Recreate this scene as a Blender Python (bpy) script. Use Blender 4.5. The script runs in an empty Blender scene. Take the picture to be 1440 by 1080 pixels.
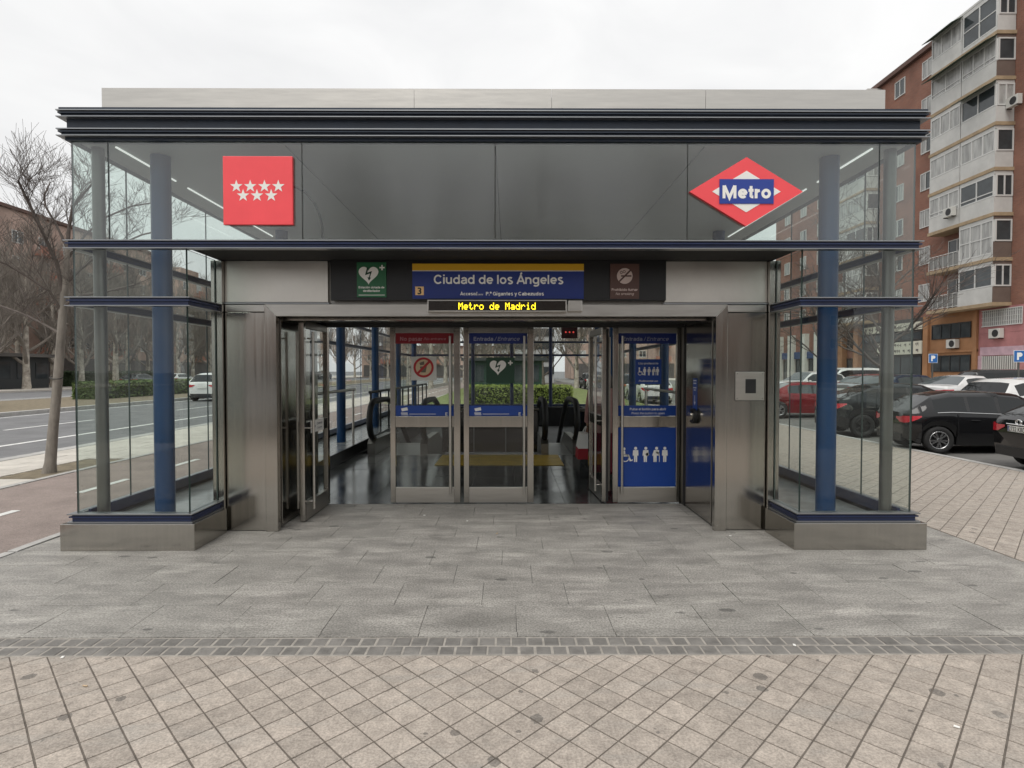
import bpy, bmesh, math, random
from mathutils import Vector, Matrix
R = math.radians
random.seed(7)
scene = bpy.context.scene
COL = scene.collection

# ------------------------------------------------------------------ camera
FPX, W0, H0, EYE = 795.0, 1440.0, 1080.0, 1.6
PITCH, YAW = math.atan(18/FPX), math.atan(4/FPX)
cam = bpy.data.cameras.new('camera'); cam_o = bpy.data.objects.new('camera', cam); COL.objects.link(cam_o)
cam.sensor_fit = 'HORIZONTAL'; cam.sensor_width = 36.0; cam.lens = 36.0*FPX/W0
cam.clip_start = 0.05; cam.clip_end = 4000
cam_o.location = (0, 0, EYE)
cam_o.rotation_euler = (R(90)-PITCH, 0, -YAW)
scene.camera = cam_o
CAM_R = (Matrix.Rotation(-YAW, 3, 'Z') @ Matrix.Rotation(R(90)-PITCH, 3, 'X'))

# ------------------------------------------------------------------ sky and sun (overcast)
SUN_EL, SUN_AZ = R(58), R(200)
wd = bpy.data.worlds.new('World'); scene.world = wd; wd.use_nodes = True
wn, wl = wd.node_tree.nodes, wd.node_tree.links
wn.clear()
wo = wn.new('ShaderNodeOutputWorld'); wb = wn.new('ShaderNodeBackground'); wb.inputs['Strength'].default_value = 0.1
sk = wn.new('ShaderNodeTexSky'); sk.sky_type = 'NISHITA'; sk.sun_disc = False
sk.sun_elevation = SUN_EL; sk.sun_rotation = SUN_AZ; sk.dust_density = 3.0
hs = wn.new('ShaderNodeHueSaturation'); hs.inputs['Saturation'].default_value = 0.15
mx = wn.new('ShaderNodeMix'); mx.data_type = 'RGBA'; mx.inputs[0].default_value = 0.88
nz = wn.new('ShaderNodeTexNoise'); nz.inputs['Scale'].default_value = 3.4; nz.inputs['Detail'].default_value = 6; nz.inputs['Distortion'].default_value = .5
cr = wn.new('ShaderNodeValToRGB')
cr.color_ramp.elements[0].position = 0.3; cr.color_ramp.elements[0].color = (7.9, 7.93, 8.0, 1)
cr.color_ramp.elements[1].position = 0.7; cr.color_ramp.elements[1].color = (9.3, 9.3, 9.26, 1)
wl.new(nz.outputs['Fac'], cr.inputs['Fac'])
tcn = wn.new('ShaderNodeTexCoord'); mpn = wn.new('ShaderNodeMapping'); mpn.inputs['Scale'].default_value = (1, 1, 2.2)
wl.new(tcn.outputs['Generated'], mpn.inputs[0]); wl.new(mpn.outputs[0], nz.inputs['Vector'])
tcw = wn.new('ShaderNodeTexCoord'); sxy = wn.new('ShaderNodeSeparateXYZ'); wl.new(tcw.outputs['Generated'], sxy.inputs[0])
zg = wn.new('ShaderNodeMapRange'); zg.inputs['To Min'].default_value = .95; zg.inputs['To Max'].default_value = 1.28; wl.new(sxy.outputs['Z'], zg.inputs['Value'])
wl.new(zg.outputs[0], wb.inputs['Strength']); zs = wn.new('ShaderNodeMath'); zs.operation = 'MULTIPLY'; zs.inputs[1].default_value = .1
wl.new(zg.outputs[0], zs.inputs[0]); wl.new(zs.outputs[0], wb.inputs['Strength'])
wl.new(sk.outputs['Color'], hs.inputs['Color']); wl.new(hs.outputs['Color'], mx.inputs[6])
wl.new(cr.outputs['Color'], mx.inputs[7]); wl.new(mx.outputs[2], wb.inputs['Color']); wl.new(wb.outputs[0], wo.inputs[0])
sun = bpy.data.lights.new('sun', 'SUN'); sun.energy = 1.5; sun.angle = R(35); sun.color = (1, 0.965, 0.91)
sun_o = bpy.data.objects.new('sun', sun); COL.objects.link(sun_o)
sun_o.rotation_euler = (R(90)-SUN_EL, 0, R(180)-SUN_AZ)   # light comes from behind the camera, high up
sun_o.location = (0, -10, 30)

# ------------------------------------------------------------------ exposure
vs = scene.view_settings
vs.view_transform = 'Standard'; vs.look = 'None'; vs.exposure = 0.10; vs.gamma = 1.0; vs.use_curve_mapping = False
scene.render.engine = 'CYCLES'
cy = scene.cycles
cy.max_bounces = 9; cy.diffuse_bounces = 3; cy.glossy_bounces = 5; cy.transmission_bounces = 4
cy.transparent_max_bounces = 40; cy.use_denoising = True; cy.caustics_reflective = False; cy.caustics_refractive = False
cy.sample_clamp_indirect = 6.0; cy.use_adaptive_sampling = True; cy.adaptive_threshold = .02

# ------------------------------------------------------------------ helpers
def at(u, v, Y):
    """point of the place that the photograph shows at pixel (u, v), Y metres ahead of the lens"""
    d = CAM_R @ Vector(((u-720)/FPX, -(v-540)/FPX, -1.0))
    t = Y/d.y
    return Vector((d.x*t, Y, EYE+d.z*t))

MATS = {}
def nodes_of(name):
    m = bpy.data.materials.new(name); m.use_nodes = True
    nt = m.node_tree
    return m, nt.nodes, nt.links, nt.nodes['Principled BSDF']

def mat(name, col=(.5, .5, .5), rough=.6, metal=0.0, var=0.0, scale=6.0, bump=0.0, bscale=None, rnd=0.0, spec=None,
        dark=None, stretch=None, rvar=0.0, emit=None, detail=6, coat=0.0, spots=None, grain=None, worn=None):
    """procedural surface: base colour, noise mottling (var / dark), per-piece variation (rnd), bump, streaky roughness"""
    if name in MATS: return MATS[name]
    m, n, l, b = nodes_of(name)
    b.inputs['Roughness'].default_value = rough; b.inputs['Metallic'].default_value = metal
    if spec is not None: b.inputs['Specular IOR Level'].default_value = spec
    if coat: b.inputs['Coat Weight'].default_value = coat; b.inputs['Coat Roughness'].default_value = .06
    tc = n.new('ShaderNodeTexCoord'); mp = n.new('ShaderNodeMapping'); l.new(tc.outputs['Object'], mp.inputs['Vector'])
    geo = n.new('ShaderNodeNewGeometry'); l.new(geo.outputs['Position'], mp.inputs['Vector'])
    if stretch: mp.inputs['Scale'].default_value = stretch
    color = None
    rgb = n.new('ShaderNodeRGB'); rgb.outputs[0].default_value = (*col, 1); color = rgb.outputs[0]
    if var or rvar:
        nt_ = n.new('ShaderNodeTexNoise'); nt_.inputs['Scale'].default_value = scale; nt_.inputs['Detail'].default_value = detail
        nt_.inputs['Roughness'].default_value = .62
        l.new(mp.outputs[0], nt_.inputs['Vector'])
    if var:
        r = n.new('ShaderNodeValToRGB'); r.color_ramp.elements[0].position = .32; r.color_ramp.elements[1].position = .68
        lo = dark if dark else tuple(c*(1-var) for c in col)
        hi = tuple(min(1, c*(1+var*.6)) for c in col)
        r.color_ramp.elements[0].color = (*lo, 1); r.color_ramp.elements[1].color = (*hi, 1)
        l.new(nt_.outputs['Fac'], r.inputs['Fac']); color = r.outputs['Color']
    if spots:   # chewing gum and drops trodden into the paving: (scale, radius, colour)
        vo = n.new('ShaderNodeTexVoronoi'); vo.inputs['Scale'].default_value = spots[0]; vo.inputs['Randomness'].default_value = 1
        wob = n.new('ShaderNodeTexNoise'); wob.inputs['Scale'].default_value = 40; l.new(mp.outputs[0], wob.inputs['Vector'])
        add = n.new('ShaderNodeMixRGB'); add.blend_type = 'ADD'; add.inputs[0].default_value = .03
        l.new(mp.outputs[0], add.inputs[1]); l.new(wob.outputs['Color'], add.inputs[2]); l.new(add.outputs[0], vo.inputs['Vector'])
        sep = n.new('ShaderNodeSeparateColor'); l.new(vo.outputs['Color'], sep.inputs[0])
        mu = n.new('ShaderNodeMath'); mu.operation = 'MULTIPLY'; mu.inputs[1].default_value = spots[1]; l.new(sep.outputs[0], mu.inputs[0])
        lt = n.new('ShaderNodeMath'); lt.operation = 'LESS_THAN'; l.new(vo.outputs['Distance'], lt.inputs[0]); l.new(mu.outputs[0], lt.inputs[1])
        g = n.new('ShaderNodeMath'); g.operation = 'GREATER_THAN'; g.inputs[1].default_value = .5; l.new(sep.outputs[1], g.inputs[0])
        f = n.new('ShaderNodeMath'); f.operation = 'MULTIPLY'; l.new(lt.outputs[0], f.inputs[0]); l.new(g.outputs[0], f.inputs[1])
        f2 = n.new('ShaderNodeMath'); f2.operation = 'MULTIPLY'; l.new(f.outputs[0], f2.inputs[0]); f2.inputs[1].default_value = .75
        mm = n.new('ShaderNodeMixRGB'); l.new(f2.outputs[0], mm.inputs[0]); l.new(color, mm.inputs[1]); mm.inputs[2].default_value = (*spots[2], 1)
        color = mm.outputs[0]
    if worn:    # pale scuffed patches: (scale, colour, amount)
        wn_ = n.new('ShaderNodeTexNoise'); wn_.inputs['Scale'].default_value = worn[0]; wn_.inputs['Detail'].default_value = 7; wn_.inputs['Roughness'].default_value = .7
        wm = n.new('ShaderNodeMapping'); wm.inputs['Scale'].default_value = (.55, 2.2, 1); wm.inputs['Location'].default_value = (3.1, 1.7, 0)
        l.new(geo.outputs['Position'], wm.inputs[0]); l.new(wm.outputs[0], wn_.inputs['Vector'])
        wr = n.new('ShaderNodeMapRange'); wr.inputs['From Min'].default_value = .52; wr.inputs['From Max'].default_value = .70; wr.inputs['To Max'].default_value = worn[2]
        l.new(wn_.outputs['Fac'], wr.inputs['Value']); wx = n.new('ShaderNodeMixRGB'); l.new(wr.outputs[0], wx.inputs[0]); l.new(color, wx.inputs[1]); wx.inputs[2].default_value = (*worn[1], 1); color = wx.outputs[0]
    if grain:   # fine speckle of the stone: (scale, amount)
        gn = n.new('ShaderNodeTexNoise'); gn.inputs['Scale'].default_value = grain[0]; gn.inputs['Detail'].default_value = 2; gn.inputs['Roughness'].default_value = .7
        l.new(geo.outputs['Position'], gn.inputs['Vector'])
        gm = n.new('ShaderNodeMapRange'); gm.inputs['From Min'].default_value = .36; gm.inputs['From Max'].default_value = .64
        gm.inputs['To Min'].default_value = 1-grain[1]; gm.inputs['To Max'].default_value = 1+grain[1]; l.new(gn.outputs['Fac'], gm.inputs['Value'])
        gh = n.new('ShaderNodeHueSaturation'); l.new(color, gh.inputs['Color']); l.new(gm.outputs[0], gh.inputs['Value']); color = gh.outputs[0]
    if rnd:
        oi = n.new('ShaderNodeObjectInfo'); mr = n.new('ShaderNodeMapRange')
        mr.inputs['To Min'].default_value = 1-rnd; mr.inputs['To Max'].default_value = 1+rnd
        l.new(oi.outputs['Random'], mr.inputs['Value'])
        h = n.new('ShaderNodeHueSaturation'); l.new(color, h.inputs['Color']); l.new(mr.outputs[0], h.inputs['Value']); color = h.outputs[0]
    l.new(color, b.inputs['Base Color'])
    if rvar:
        mr = n.new('ShaderNodeMapRange'); mr.inputs['From Min'].default_value = .3; mr.inputs['From Max'].default_value = .7
        mr.inputs['To Min'].default_value = max(.02, rough-rvar); mr.inputs['To Max'].default_value = rough+rvar
        l.new(nt_.outputs['Fac'], mr.inputs['Value']); l.new(mr.outputs[0], b.inputs['Roughness'])
    if bump:
        n2 = n.new('ShaderNodeTexNoise'); n2.inputs['Scale'].default_value = bscale or scale*6; n2.inputs['Detail'].default_value = 4
        l.new(mp.outputs[0], n2.inputs['Vector'])
        bp = n.new('ShaderNodeBump'); bp.inputs['Strength'].default_value = bump; bp.inputs['Distance'].default_value = .01
        l.new(n2.outputs['Fac'], bp.inputs['Height']); l.new(bp.outputs[0], b.inputs['Normal'])
    if emit:
        b.inputs['Emission Color'].default_value = (*emit[0], 1); b.inputs['Emission Strength'].default_value = emit[1]
    MATS[name] = m
    return m

def glass_mat(name, tint, ior=1.5, dirt=.0, rough=0.0):
    if name in MATS: return MATS[name]
    m, n, l, b = nodes_of(name); out = n['Material Output']
    tr = n.new('ShaderNodeBsdfTransparent'); tr.inputs[0].default_value = (*tint, 1)
    gl = n.new('ShaderNodeBsdfGlossy'); gl.inputs['Roughness'].default_value = rough; gl.inputs[0].default_value = (1, 1, 1, 1)
    fr = n.new('ShaderNodeFresnel'); fr.inputs[0].default_value = ior
    geo = n.new('ShaderNodeNewGeometry'); nt_ = n.new('ShaderNodeTexNoise'); nt_.inputs['Scale'].default_value = .55; nt_.inputs['Detail'].default_value = 2
    l.new(geo.outputs['Position'], nt_.inputs['Vector'])
    bp = n.new('ShaderNodeBump'); bp.inputs['Strength'].default_value = .03; bp.inputs['Distance'].default_value = .05
    l.new(nt_.outputs['Fac'], bp.inputs['Height']); l.new(bp.outputs[0], gl.inputs['Normal'])
    inv = n.new('ShaderNodeMath'); inv.operation = 'SUBTRACT'; inv.inputs[0].default_value = 1.0; l.new(geo.outputs['Backfacing'], inv.inputs[1])
    fm = n.new('ShaderNodeMath'); fm.operation = 'MULTIPLY'; l.new(fr.outputs[0], fm.inputs[0]); l.new(inv.outputs[0], fm.inputs[1])
    mxs = n.new('ShaderNodeMixShader'); l.new(fm.outputs[0], mxs.inputs[0]); l.new(tr.outputs[0], mxs.inputs[1]); l.new(gl.outputs[0], mxs.inputs[2])
    last = mxs.outputs[0]
    if dirt:
        df = n.new('ShaderNodeBsdfDiffuse'); df.inputs[0].default_value = (.55, .55, .52, 1)
        n3 = n.new('ShaderNodeTexNoise'); n3.inputs['Scale'].default_value = 2.3; n3.inputs['Detail'].default_value = 8
        mp = n.new('ShaderNodeMapping'); mp.inputs['Scale'].default_value = (2.5, 2.5, .8); l.new(geo.outputs['Position'], mp.inputs[0]); l.new(mp.outputs[0], n3.inputs['Vector'])
        mr = n.new('ShaderNodeMapRange'); mr.inputs['From Min'].default_value = .4; mr.inputs['From Max'].default_value = .75; mr.inputs['To Max'].default_value = dirt
        l.new(n3.outputs['Fac'], mr.inputs['Value'])
        m2 = n.new('ShaderNodeMixShader'); l.new(mr.outputs[0], m2.inputs[0]); l.new(last, m2.inputs[1]); l.new(df.outputs[0], m2.inputs[2]); last = m2.outputs[0]
    l.new(last, out.inputs['Surface']); n.remove(b)
    MATS[name] = m
    return m

def brick_mat(name, c1, c2, mortar, scale=1.0):
    if name in MATS: return MATS[name]
    m, n, l, b = nodes_of(name); b.inputs['Roughness'].default_value = .85
    geo = n.new('ShaderNodeNewGeometry'); sp = n.new('ShaderNodeSeparateXYZ'); l.new(geo.outputs['Position'], sp.inputs[0])
    ad = n.new('ShaderNodeMath'); l.new(sp.outputs['X'], ad.inputs[0]); l.new(sp.outputs['Y'], ad.inputs[1])
    cb = n.new('ShaderNodeCombineXYZ'); l.new(ad.outputs[0], cb.inputs[0]); l.new(sp.outputs['Z'], cb.inputs[1])
    bt = n.new('ShaderNodeTexBrick'); bt.inputs['Scale'].default_value = scale; bt.inputs['Brick Width'].default_value = .26; bt.inputs['Row Height'].default_value = .07
    bt.inputs['Mortar Size'].default_value = .008
    bt.inputs['Color1'].default_value = (*c1, 1); bt.inputs['Color2'].default_value = (*c2, 1); bt.inputs['Mortar'].default_value = (*mortar, 1)
    l.new(cb.outputs[0], bt.inputs['Vector'])
    nt_ = n.new('ShaderNodeTexNoise'); nt_.inputs['Scale'].default_value = .5; nt_.inputs['Detail'].default_value = 8; l.new(geo.outputs['Position'], nt_.inputs['Vector'])
    mr = n.new('ShaderNodeMapRange'); mr.inputs['From Min'].default_value = .3; mr.inputs['From Max'].default_value = .7; mr.inputs['To Min'].default_value = .72; mr.inputs['To Max'].default_value = 1.15
    l.new(nt_.outputs['Fac'], mr.inputs['Value'])
    h = n.new('ShaderNodeHueSaturation'); l.new(bt.outputs['Color'], h.inputs['Color']); l.new(mr.outputs[0], h.inputs['Value'])
    l.new(h.outputs[0], b.inputs['Base Color']); MATS[name] = m
    return m

class MB:
    """collects shapes (each with its material) and links them as ONE mesh object"""
    def __init__(s): s.v = []; s.f = []; s.m = []; s.mats = []; s.cur = 0; s.smooth = []
    def use(s, m):
        if m not in s.mats: s.mats.append(m)
        s.cur = s.mats.index(m); return s
    def add(s, vs, fs, smooth=False):
        o = len(s.v); s.v.extend([tuple(p) for p in vs])
        for f in fs: s.f.append([i+o for i in f]); s.m.append(s.cur); s.smooth.append(smooth)
    def box(s, x0, x1, y0, y1, z0, z1, bev=0.0):
        if x0 > x1: x0, x1 = x1, x0
        if y0 > y1: y0, y1 = y1, y0
        if z0 > z1: z0, z1 = z1, z0
        vs = [(x0, y0, z0), (x1, y0, z0), (x1, y1, z0), (x0, y1, z0), (x0, y0, z1), (x1, y0, z1), (x1, y1, z1), (x0, y1, z1)]
        s.add(vs, [(0, 3, 2, 1), (4, 5, 6, 7), (0, 1, 5, 4), (1, 2, 6, 5), (2, 3, 7, 6), (3, 0, 4, 7)]); return s
    def prism(s, poly, axis, a, b):
        """poly: 2-D outline; axis 'y' -> (x,z) extruded in y; 'z' -> (x,y) extruded in z; 'x' -> (y,z) extruded in x"""
        n = len(poly)
        def P(p, t): return {'y': (p[0], t, p[1]), 'z': (p[0], p[1], t), 'x': (t, p[0], p[1])}[axis]
        vs = [P(p, a) for p in poly]+[P(p, b) for p in poly]
        s.add(vs, [list(range(n))[::-1], list(range(n, 2*n))]+[(i, (i+1) % n, n+(i+1) % n, n+i) for i in range(n)]); return s
    def tube(s, pts, rad, n=8, caps=True, smooth=True):
        pts = [Vector(p) for p in pts]
        if not isinstance(rad, (list, tuple)): rad = [rad]*len(pts)
        vs = []; prev = None
        for i, p in enumerate(pts):
            d = (pts[min(i+1, len(pts)-1)]-pts[max(i-1, 0)])
            d = d.normalized() if d.length > 1e-9 else Vector((0, 0, 1))
            if prev is None:
                a = d.orthogonal().normalized()
            else:
                a = (prev-d*prev.dot(d)); a = a.normalized() if a.length > 1e-6 else d.orthogonal().normalized()
            prev = a; b = d.cross(a)
            for k in range(n):
                t = 2*math.pi*k/n
                vs.append(p+(a*math.cos(t)+b*math.sin(t))*rad[i])
        fs = []
        for i in range(len(pts)-1):
            for k in range(n):
                fs.append((i*n+k, i*n+(k+1) % n, (i+1)*n+(k+1) % n, (i+1)*n+k))
        s.add(vs, fs, smooth)
        if caps:
            o = len(pts)-1
            s.add([vs[k] for k in range(n)], [list(range(n))[::-1]]); s.add([vs[o*n+k] for k in range(n)], [list(range(n))])
        return s
    def loft(s, rings, caps=True, smooth=True):
        n = len(rings[0]); vs = [p for r in rings for p in r]
        fs = [(i*n+k, i*n+(k+1) % n, (i+1)*n+(k+1) % n, (i+1)*n+k) for i in range(len(rings)-1) for k in range(n)]
        s.add(vs, fs, smooth)
        if caps: s.add(rings[0], [list(range(n))[::-1]]); s.add(rings[-1], [list(range(n))])
        return s
    def strip(s, pts, d0, d1, z0, z1):
        """solid that follows the plan line pts between two offsets to its right"""
        A, B = offset(pts, d0), offset(pts, d1); n = len(pts)
        vs = [(*p, z0) for p in A]+[(*p, z0) for p in B]+[(*p, z1) for p in A]+[(*p, z1) for p in B]
        fs = []
        for i in range(n-1):
            fs += [(i, n+i, n+i+1, i+1), (2*n+i, 2*n+i+1, 3*n+i+1, 3*n+i), (i, i+1, 2*n+i+1, 2*n+i), (n+i, 3*n+i, 3*n+i+1, n+i+1)]
        fs += [(0, 2*n, 3*n, n), (n-1, 2*n-1, 4*n-1, 3*n-1)]
        s.add(vs, fs); return s
    def text(s, body, cx, cz, y, width=None, size=.1, off=0.0, shear=0.0, height=None, align='CENTER', depth=.0015):
        """flat lettering in the x-z plane facing -y"""
        if width and all(glyph(ch, .1) for ch in body):
            w_ = .10+off*3.4; adv = sum(glyph(ch, w_)[1] for ch in body)-.06
            grotesk(s, body, cx, cz-.36*width/adv, y, width, w_, shear, align == 'LEFT'); return s
        tv, tf = text_mesh(body, off, shear)
        xs = [p[0] for p in tv]; ys = [p[1] for p in tv]
        w = max(xs)-min(xs); sc = width/w if width else size; sz = sc if height is None else height/(max(ys)-min(ys))
        x0 = {'CENTER': (max(xs)+min(xs))/2, 'LEFT': min(xs)}[align]; zc = 0.36
        s.add([(cx+(p[0]-x0)*sc, y, cz+(p[1]-zc)*sz) for p in tv], tf); return s
    def disc(s, cx, cz, y, r, n=24, r0=0.0):
        vs = []; fs = []
        for k in range(n):
            t = 2*math.pi*k/n; vs.append((cx+math.cos(t)*r, y, cz+math.sin(t)*r))
        if r0:
            for k in range(n):
                t = 2*math.pi*k/n; vs.append((cx+math.cos(t)*r0, y, cz+math.sin(t)*r0))
            fs = [(k, (k+1) % n, n+(k+1) % n, n+k) for k in range(n)]
        else: fs = [list(range(n))]
        s.add(vs, fs); return s
    def flat(s, poly, y):
        s.add([(p[0], y, p[1]) for p in poly], [list(range(len(poly)))]); return s
    def mesh(s, name):
        me = bpy.data.meshes.new(name); me.from_pydata(s.v, [], s.f)
        for m in s.mats: me.materials.append(m)
        me.polygons.foreach_set('material_index', s.m); me.polygons.foreach_set('use_smooth', s.smooth); me.update()
        return me
    def build(s, name, parent=None, bevel=0.0, recalc=False):
        me = s.mesh(name)
        if recalc:
            bm = bmesh.new(); bm.from_mesh(me); bmesh.ops.recalc_face_normals(bm, faces=bm.faces); bm.to_mesh(me); bm.free()
        o = bpy.data.objects.new(name, me); COL.objects.link(o)
        if parent is not None: attach(o, parent)
        if bevel:
            b = o.modifiers.new('edge', 'BEVEL'); b.width = bevel; b.segments = 2; b.limit_method = 'ANGLE'; b.harden_normals = False
        return o

def attach(o, parent):
    """child of a thing: geometry is written in the place's coordinates, the Empty sits at the thing's base"""
    o.parent = parent
    p = parent; M = Matrix.Identity(4)
    while p is not None:
        M = (p.matrix_basis if p.parent is None else p.matrix_parent_inverse @ p.matrix_basis) @ M; p = p.parent
    o.matrix_parent_inverse = M.inverted()

def offset(pts, d):
    out = []
    n = len(pts)
    def nr(a, b):
        dx, dy = b[0]-a[0], b[1]-a[1]; L = math.hypot(dx, dy); return (dy/L, -dx/L)
    for i in range(n):
        ns = []
        if i > 0: ns.append(nr(pts[i-1], pts[i]))
        if i < n-1: ns.append(nr(pts[i], pts[i+1]))
        if len(ns) == 1: nx, ny = ns[0]; k = 1
        else:
            nx, ny = ns[0][0]+ns[1][0], ns[0][1]+ns[1][1]; L = nx*nx+ny*ny; k = 2/L if L > 1e-6 else 1
        out.append((pts[i][0]+nx*d*k, pts[i][1]+ny*d*k))
    return out

_TX = {}
def text_mesh(body, off, shear):
    key = (body, off, shear)
    if key in _TX: return _TX[key]
    cu = bpy.data.curves.new('lettering', 'FONT'); cu.body = body; cu.offset = off; cu.shear = shear; cu.size = 1.0; cu.resolution_u = 3
    ob = bpy.data.objects.new('lettering', cu); COL.objects.link(ob)
    dg = bpy.context.evaluated_depsgraph_get(); dg.update()
    me = bpy.data.meshes.new_from_object(ob.evaluated_get(dg))
    res = ([tuple(v.co[:2]) for v in me.vertices], [list(p.vertices)[::-1] for p in me.polygons])
    # face -y: x stays, y becomes z -> winding must give normal -y
    res = (res[0], [f[::-1] for f in res[1]])
    bpy.data.objects.remove(ob); bpy.data.curves.remove(cu); bpy.data.meshes.remove(me)
    _TX[key] = res
    return res

def tag(o, label=None, cat=None, group=None, kind=None):
    if label: o['label'] = label
    if cat: o['category'] = cat
    if group: o['group'] = group
    if kind: o['kind'] = kind
    return o
def empty(name, loc=(0, 0, 0), rz=0.0, label=None, cat=None, group=None):
    e = bpy.data.objects.new(name, None); COL.objects.link(e); e.location = loc; e.rotation_euler = (0, 0, rz); e.empty_display_size = .2
    return tag(e, label, cat, group)
def copy_tree(o, parent=None):
    c = o.copy(); COL.objects.link(c)
    if parent is not None: c.parent = parent
    for ch in list(o.children): copy_tree(ch, c)
    return c
def structure(o): o['kind'] = 'structure'; return o

# lettering of the signs: strokes of even width, in the manner of a plain grotesque
def _arc(cx, cy_, rx, ry, a0, a1, n=14): return [(cx+rx*math.cos(R(a0+(a1-a0)*k/n)), cy_+ry*math.sin(R(a0+(a1-a0)*k/n))) for k in range(n+1)]
def glyph(ch, w):
    """strokes (polylines) and advance width of one letter; w = stroke width"""
    h = w/2; xh, cap = .53, .72; rx, ry = .27-h, .275-h
    def bowl(cx): return _arc(cx, .265, rx, ry, 0, 360, 28)
    G = {
     ' ': ([], .26),
     'o': ([bowl(.27)], .60), 'l': ([[(h, 0), (h, cap)]], w+.085), 'i': ([[(h, 0), (h, xh)], [(h, .62), (h, .62+w*.95)]], w+.085),
     'd': ([bowl(.27), [(.54-h, 0), (.54-h, cap)]], .62), 'u': ([[(h, xh)]+_arc(.25, .22, .25-h, .22-h+.01, 180, 350, 14), [(.5-h, 0), (.5-h, xh)]], .585),
     'e': ([_arc(.27, .265, rx, ry, 0, 318, 26), [(w*.8, .265), (.54-w*.3, .265)]], .59), 'c': ([_arc(.27, .265, rx, ry, 42, 318, 24)], .555),
     'n': ([[(h, 0), (h, xh)], [(h, .30)]+_arc(.26, .29, .26-h-.01, .255-h, 170, 0, 12)+[(.5-h, 0)]], .585),
     'a': ([_arc(.26, .345, .20-h*.4, .20-h, 165, 0, 12)+[(.46-h*.4, .08), (.50-h*.2, h*.6)], [(.46-h*.4, .315), (.30, .295)]+_arc(.20, .155, .20-h, .145-h*.55, 90, 270, 10)+[(.30, h*.75), (.46-h*.4, .15)]], .555),
     's': ([_arc(.235, .40, .215-h, .145-h*.7, 30, 250, 12)+_arc(.235, .135, .225-h, .145-h*.6, 70, -150, 12)], .50),
     'g': ([bowl(.27), [(.54-h, xh), (.54-h, .0)]+_arc(.275, -.02, .265-h, .20-h, 0, -145, 10)], .62),
     'r': ([[(h, 0), (h, xh)], [(h, .28)]+_arc(.33, .28, .33-h, .245-h, 175, 100, 8)], .375),
     't': ([[(.145, .69), (.145, .16)]+_arc(.145+.12, .14, .12, .14-h, 180, 275, 7), [(0, xh-h), (.285, xh-h)]], .35),
     'C': ([_arc(.35, .36, .35-h, .375-h, 38, 322, 28)], .745), 'M': ([[(h, 0), (h, cap)], [(.78-h, 0), (.78-h, cap)], [(h*1.2, cap-.01), (.39, .04), (.78-h*1.2, cap-.01)]], .87),
     'A': ([[(h*.6, 0), (.33, cap-h*.3), (.66-h*.6, 0)], [(.14, .22), (.52, .22)]], .68), 'U': ([[(h, cap)]+_arc(.30, .26, .30-h, .26-h, 180, 360, 14)+[(.60-h, cap)]], .70),
     'E': ([[(h, 0), (h, cap)], [(h, cap-h), (.50, cap-h)], [(h, .38), (.46, .38)], [(h, h), (.51, h)]], .60), 'N': ([[(h, 0), (h, cap)], [(.60-h, 0), (.60-h, cap)], [(h*1.1, cap-.02), (.60-h*1.1, .02)]], .71),
     'P': ([[(h, 0), (h, cap)], [(h, cap-h), (.30, cap-h)]+_arc(.32, .72-.205, .22-h, .205-h, 90, -90, 12)+[(h, .31+h)]], .60), 'G': ([_arc(.35, .36, .35-h, .375-h, 40, 350, 28), [(.40, .33), (.70-h*.6, .33), (.70-h*.6, .02)]], .77),
     'b': ([bowl(.29), [(h, 0), (h, cap)]], .62), 'p': ([bowl(.29), [(h, -.2), (h, xh)]], .62), 'h': ([[(h, 0), (h, cap)], [(h, .30)]+_arc(.26, .29, .26-h-.01, .255-h, 170, 0, 12)+[(.5-h, 0)]], .585),
     'm': ([[(h, 0), (h, xh)], [(h, .30)]+_arc(.23, .31, .23-h-.01, .235-h, 170, 0, 10)+[(.44-h, 0)], [(.44-h, .30)]+_arc(.62, .31, .22-h*.2, .235-h, 175, 0, 10)+[(.84-h*.2, 0)]], .91),
     'k': ([[(h, 0), (h, cap)], [(h*1.5, .20), (.44, xh)], [(.17, .29), (.47, 0)]], .52), 'f': ([[(.13, 0), (.13, .56)]+_arc(.25, .56, .12, .17-h, 180, 85, 7), [(0, xh-h), (.27, xh-h)]], .31),
     'y': ([[(h*.7, xh), (.245, .03)], [(.49-h*.7, xh), (.21, -.15), (.06, -.17)]], .52), 'z': ([[(.02, xh-h), (.42, xh-h), (.04, h), (.44, h)]], .50),
     '\u00f3': ([bowl(.27), [(.24, .60), (.36, .72)]], .60), '/': ([[(h, -.03), (.28, .75)]], .34), '.': ([[(h, 0), (h, w)]], w+.09), '\u00ba': ([_arc(.14, .58, .12, .12, 0, 360, 16)], .33), '+': ([[(.02, .30), (.46, .30)], [(.24, .08), (.24, .29-h)], [(.24, .31+h), (.24, .52)]], .54),
     'Á': ([[(h*.6, 0), (.33, cap-h*.3), (.66-h*.6, 0)], [(.14, .22), (.52, .22)], [(.30, .77), (.42, .90)]], .68),
    }
    return G.get(ch)
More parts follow.
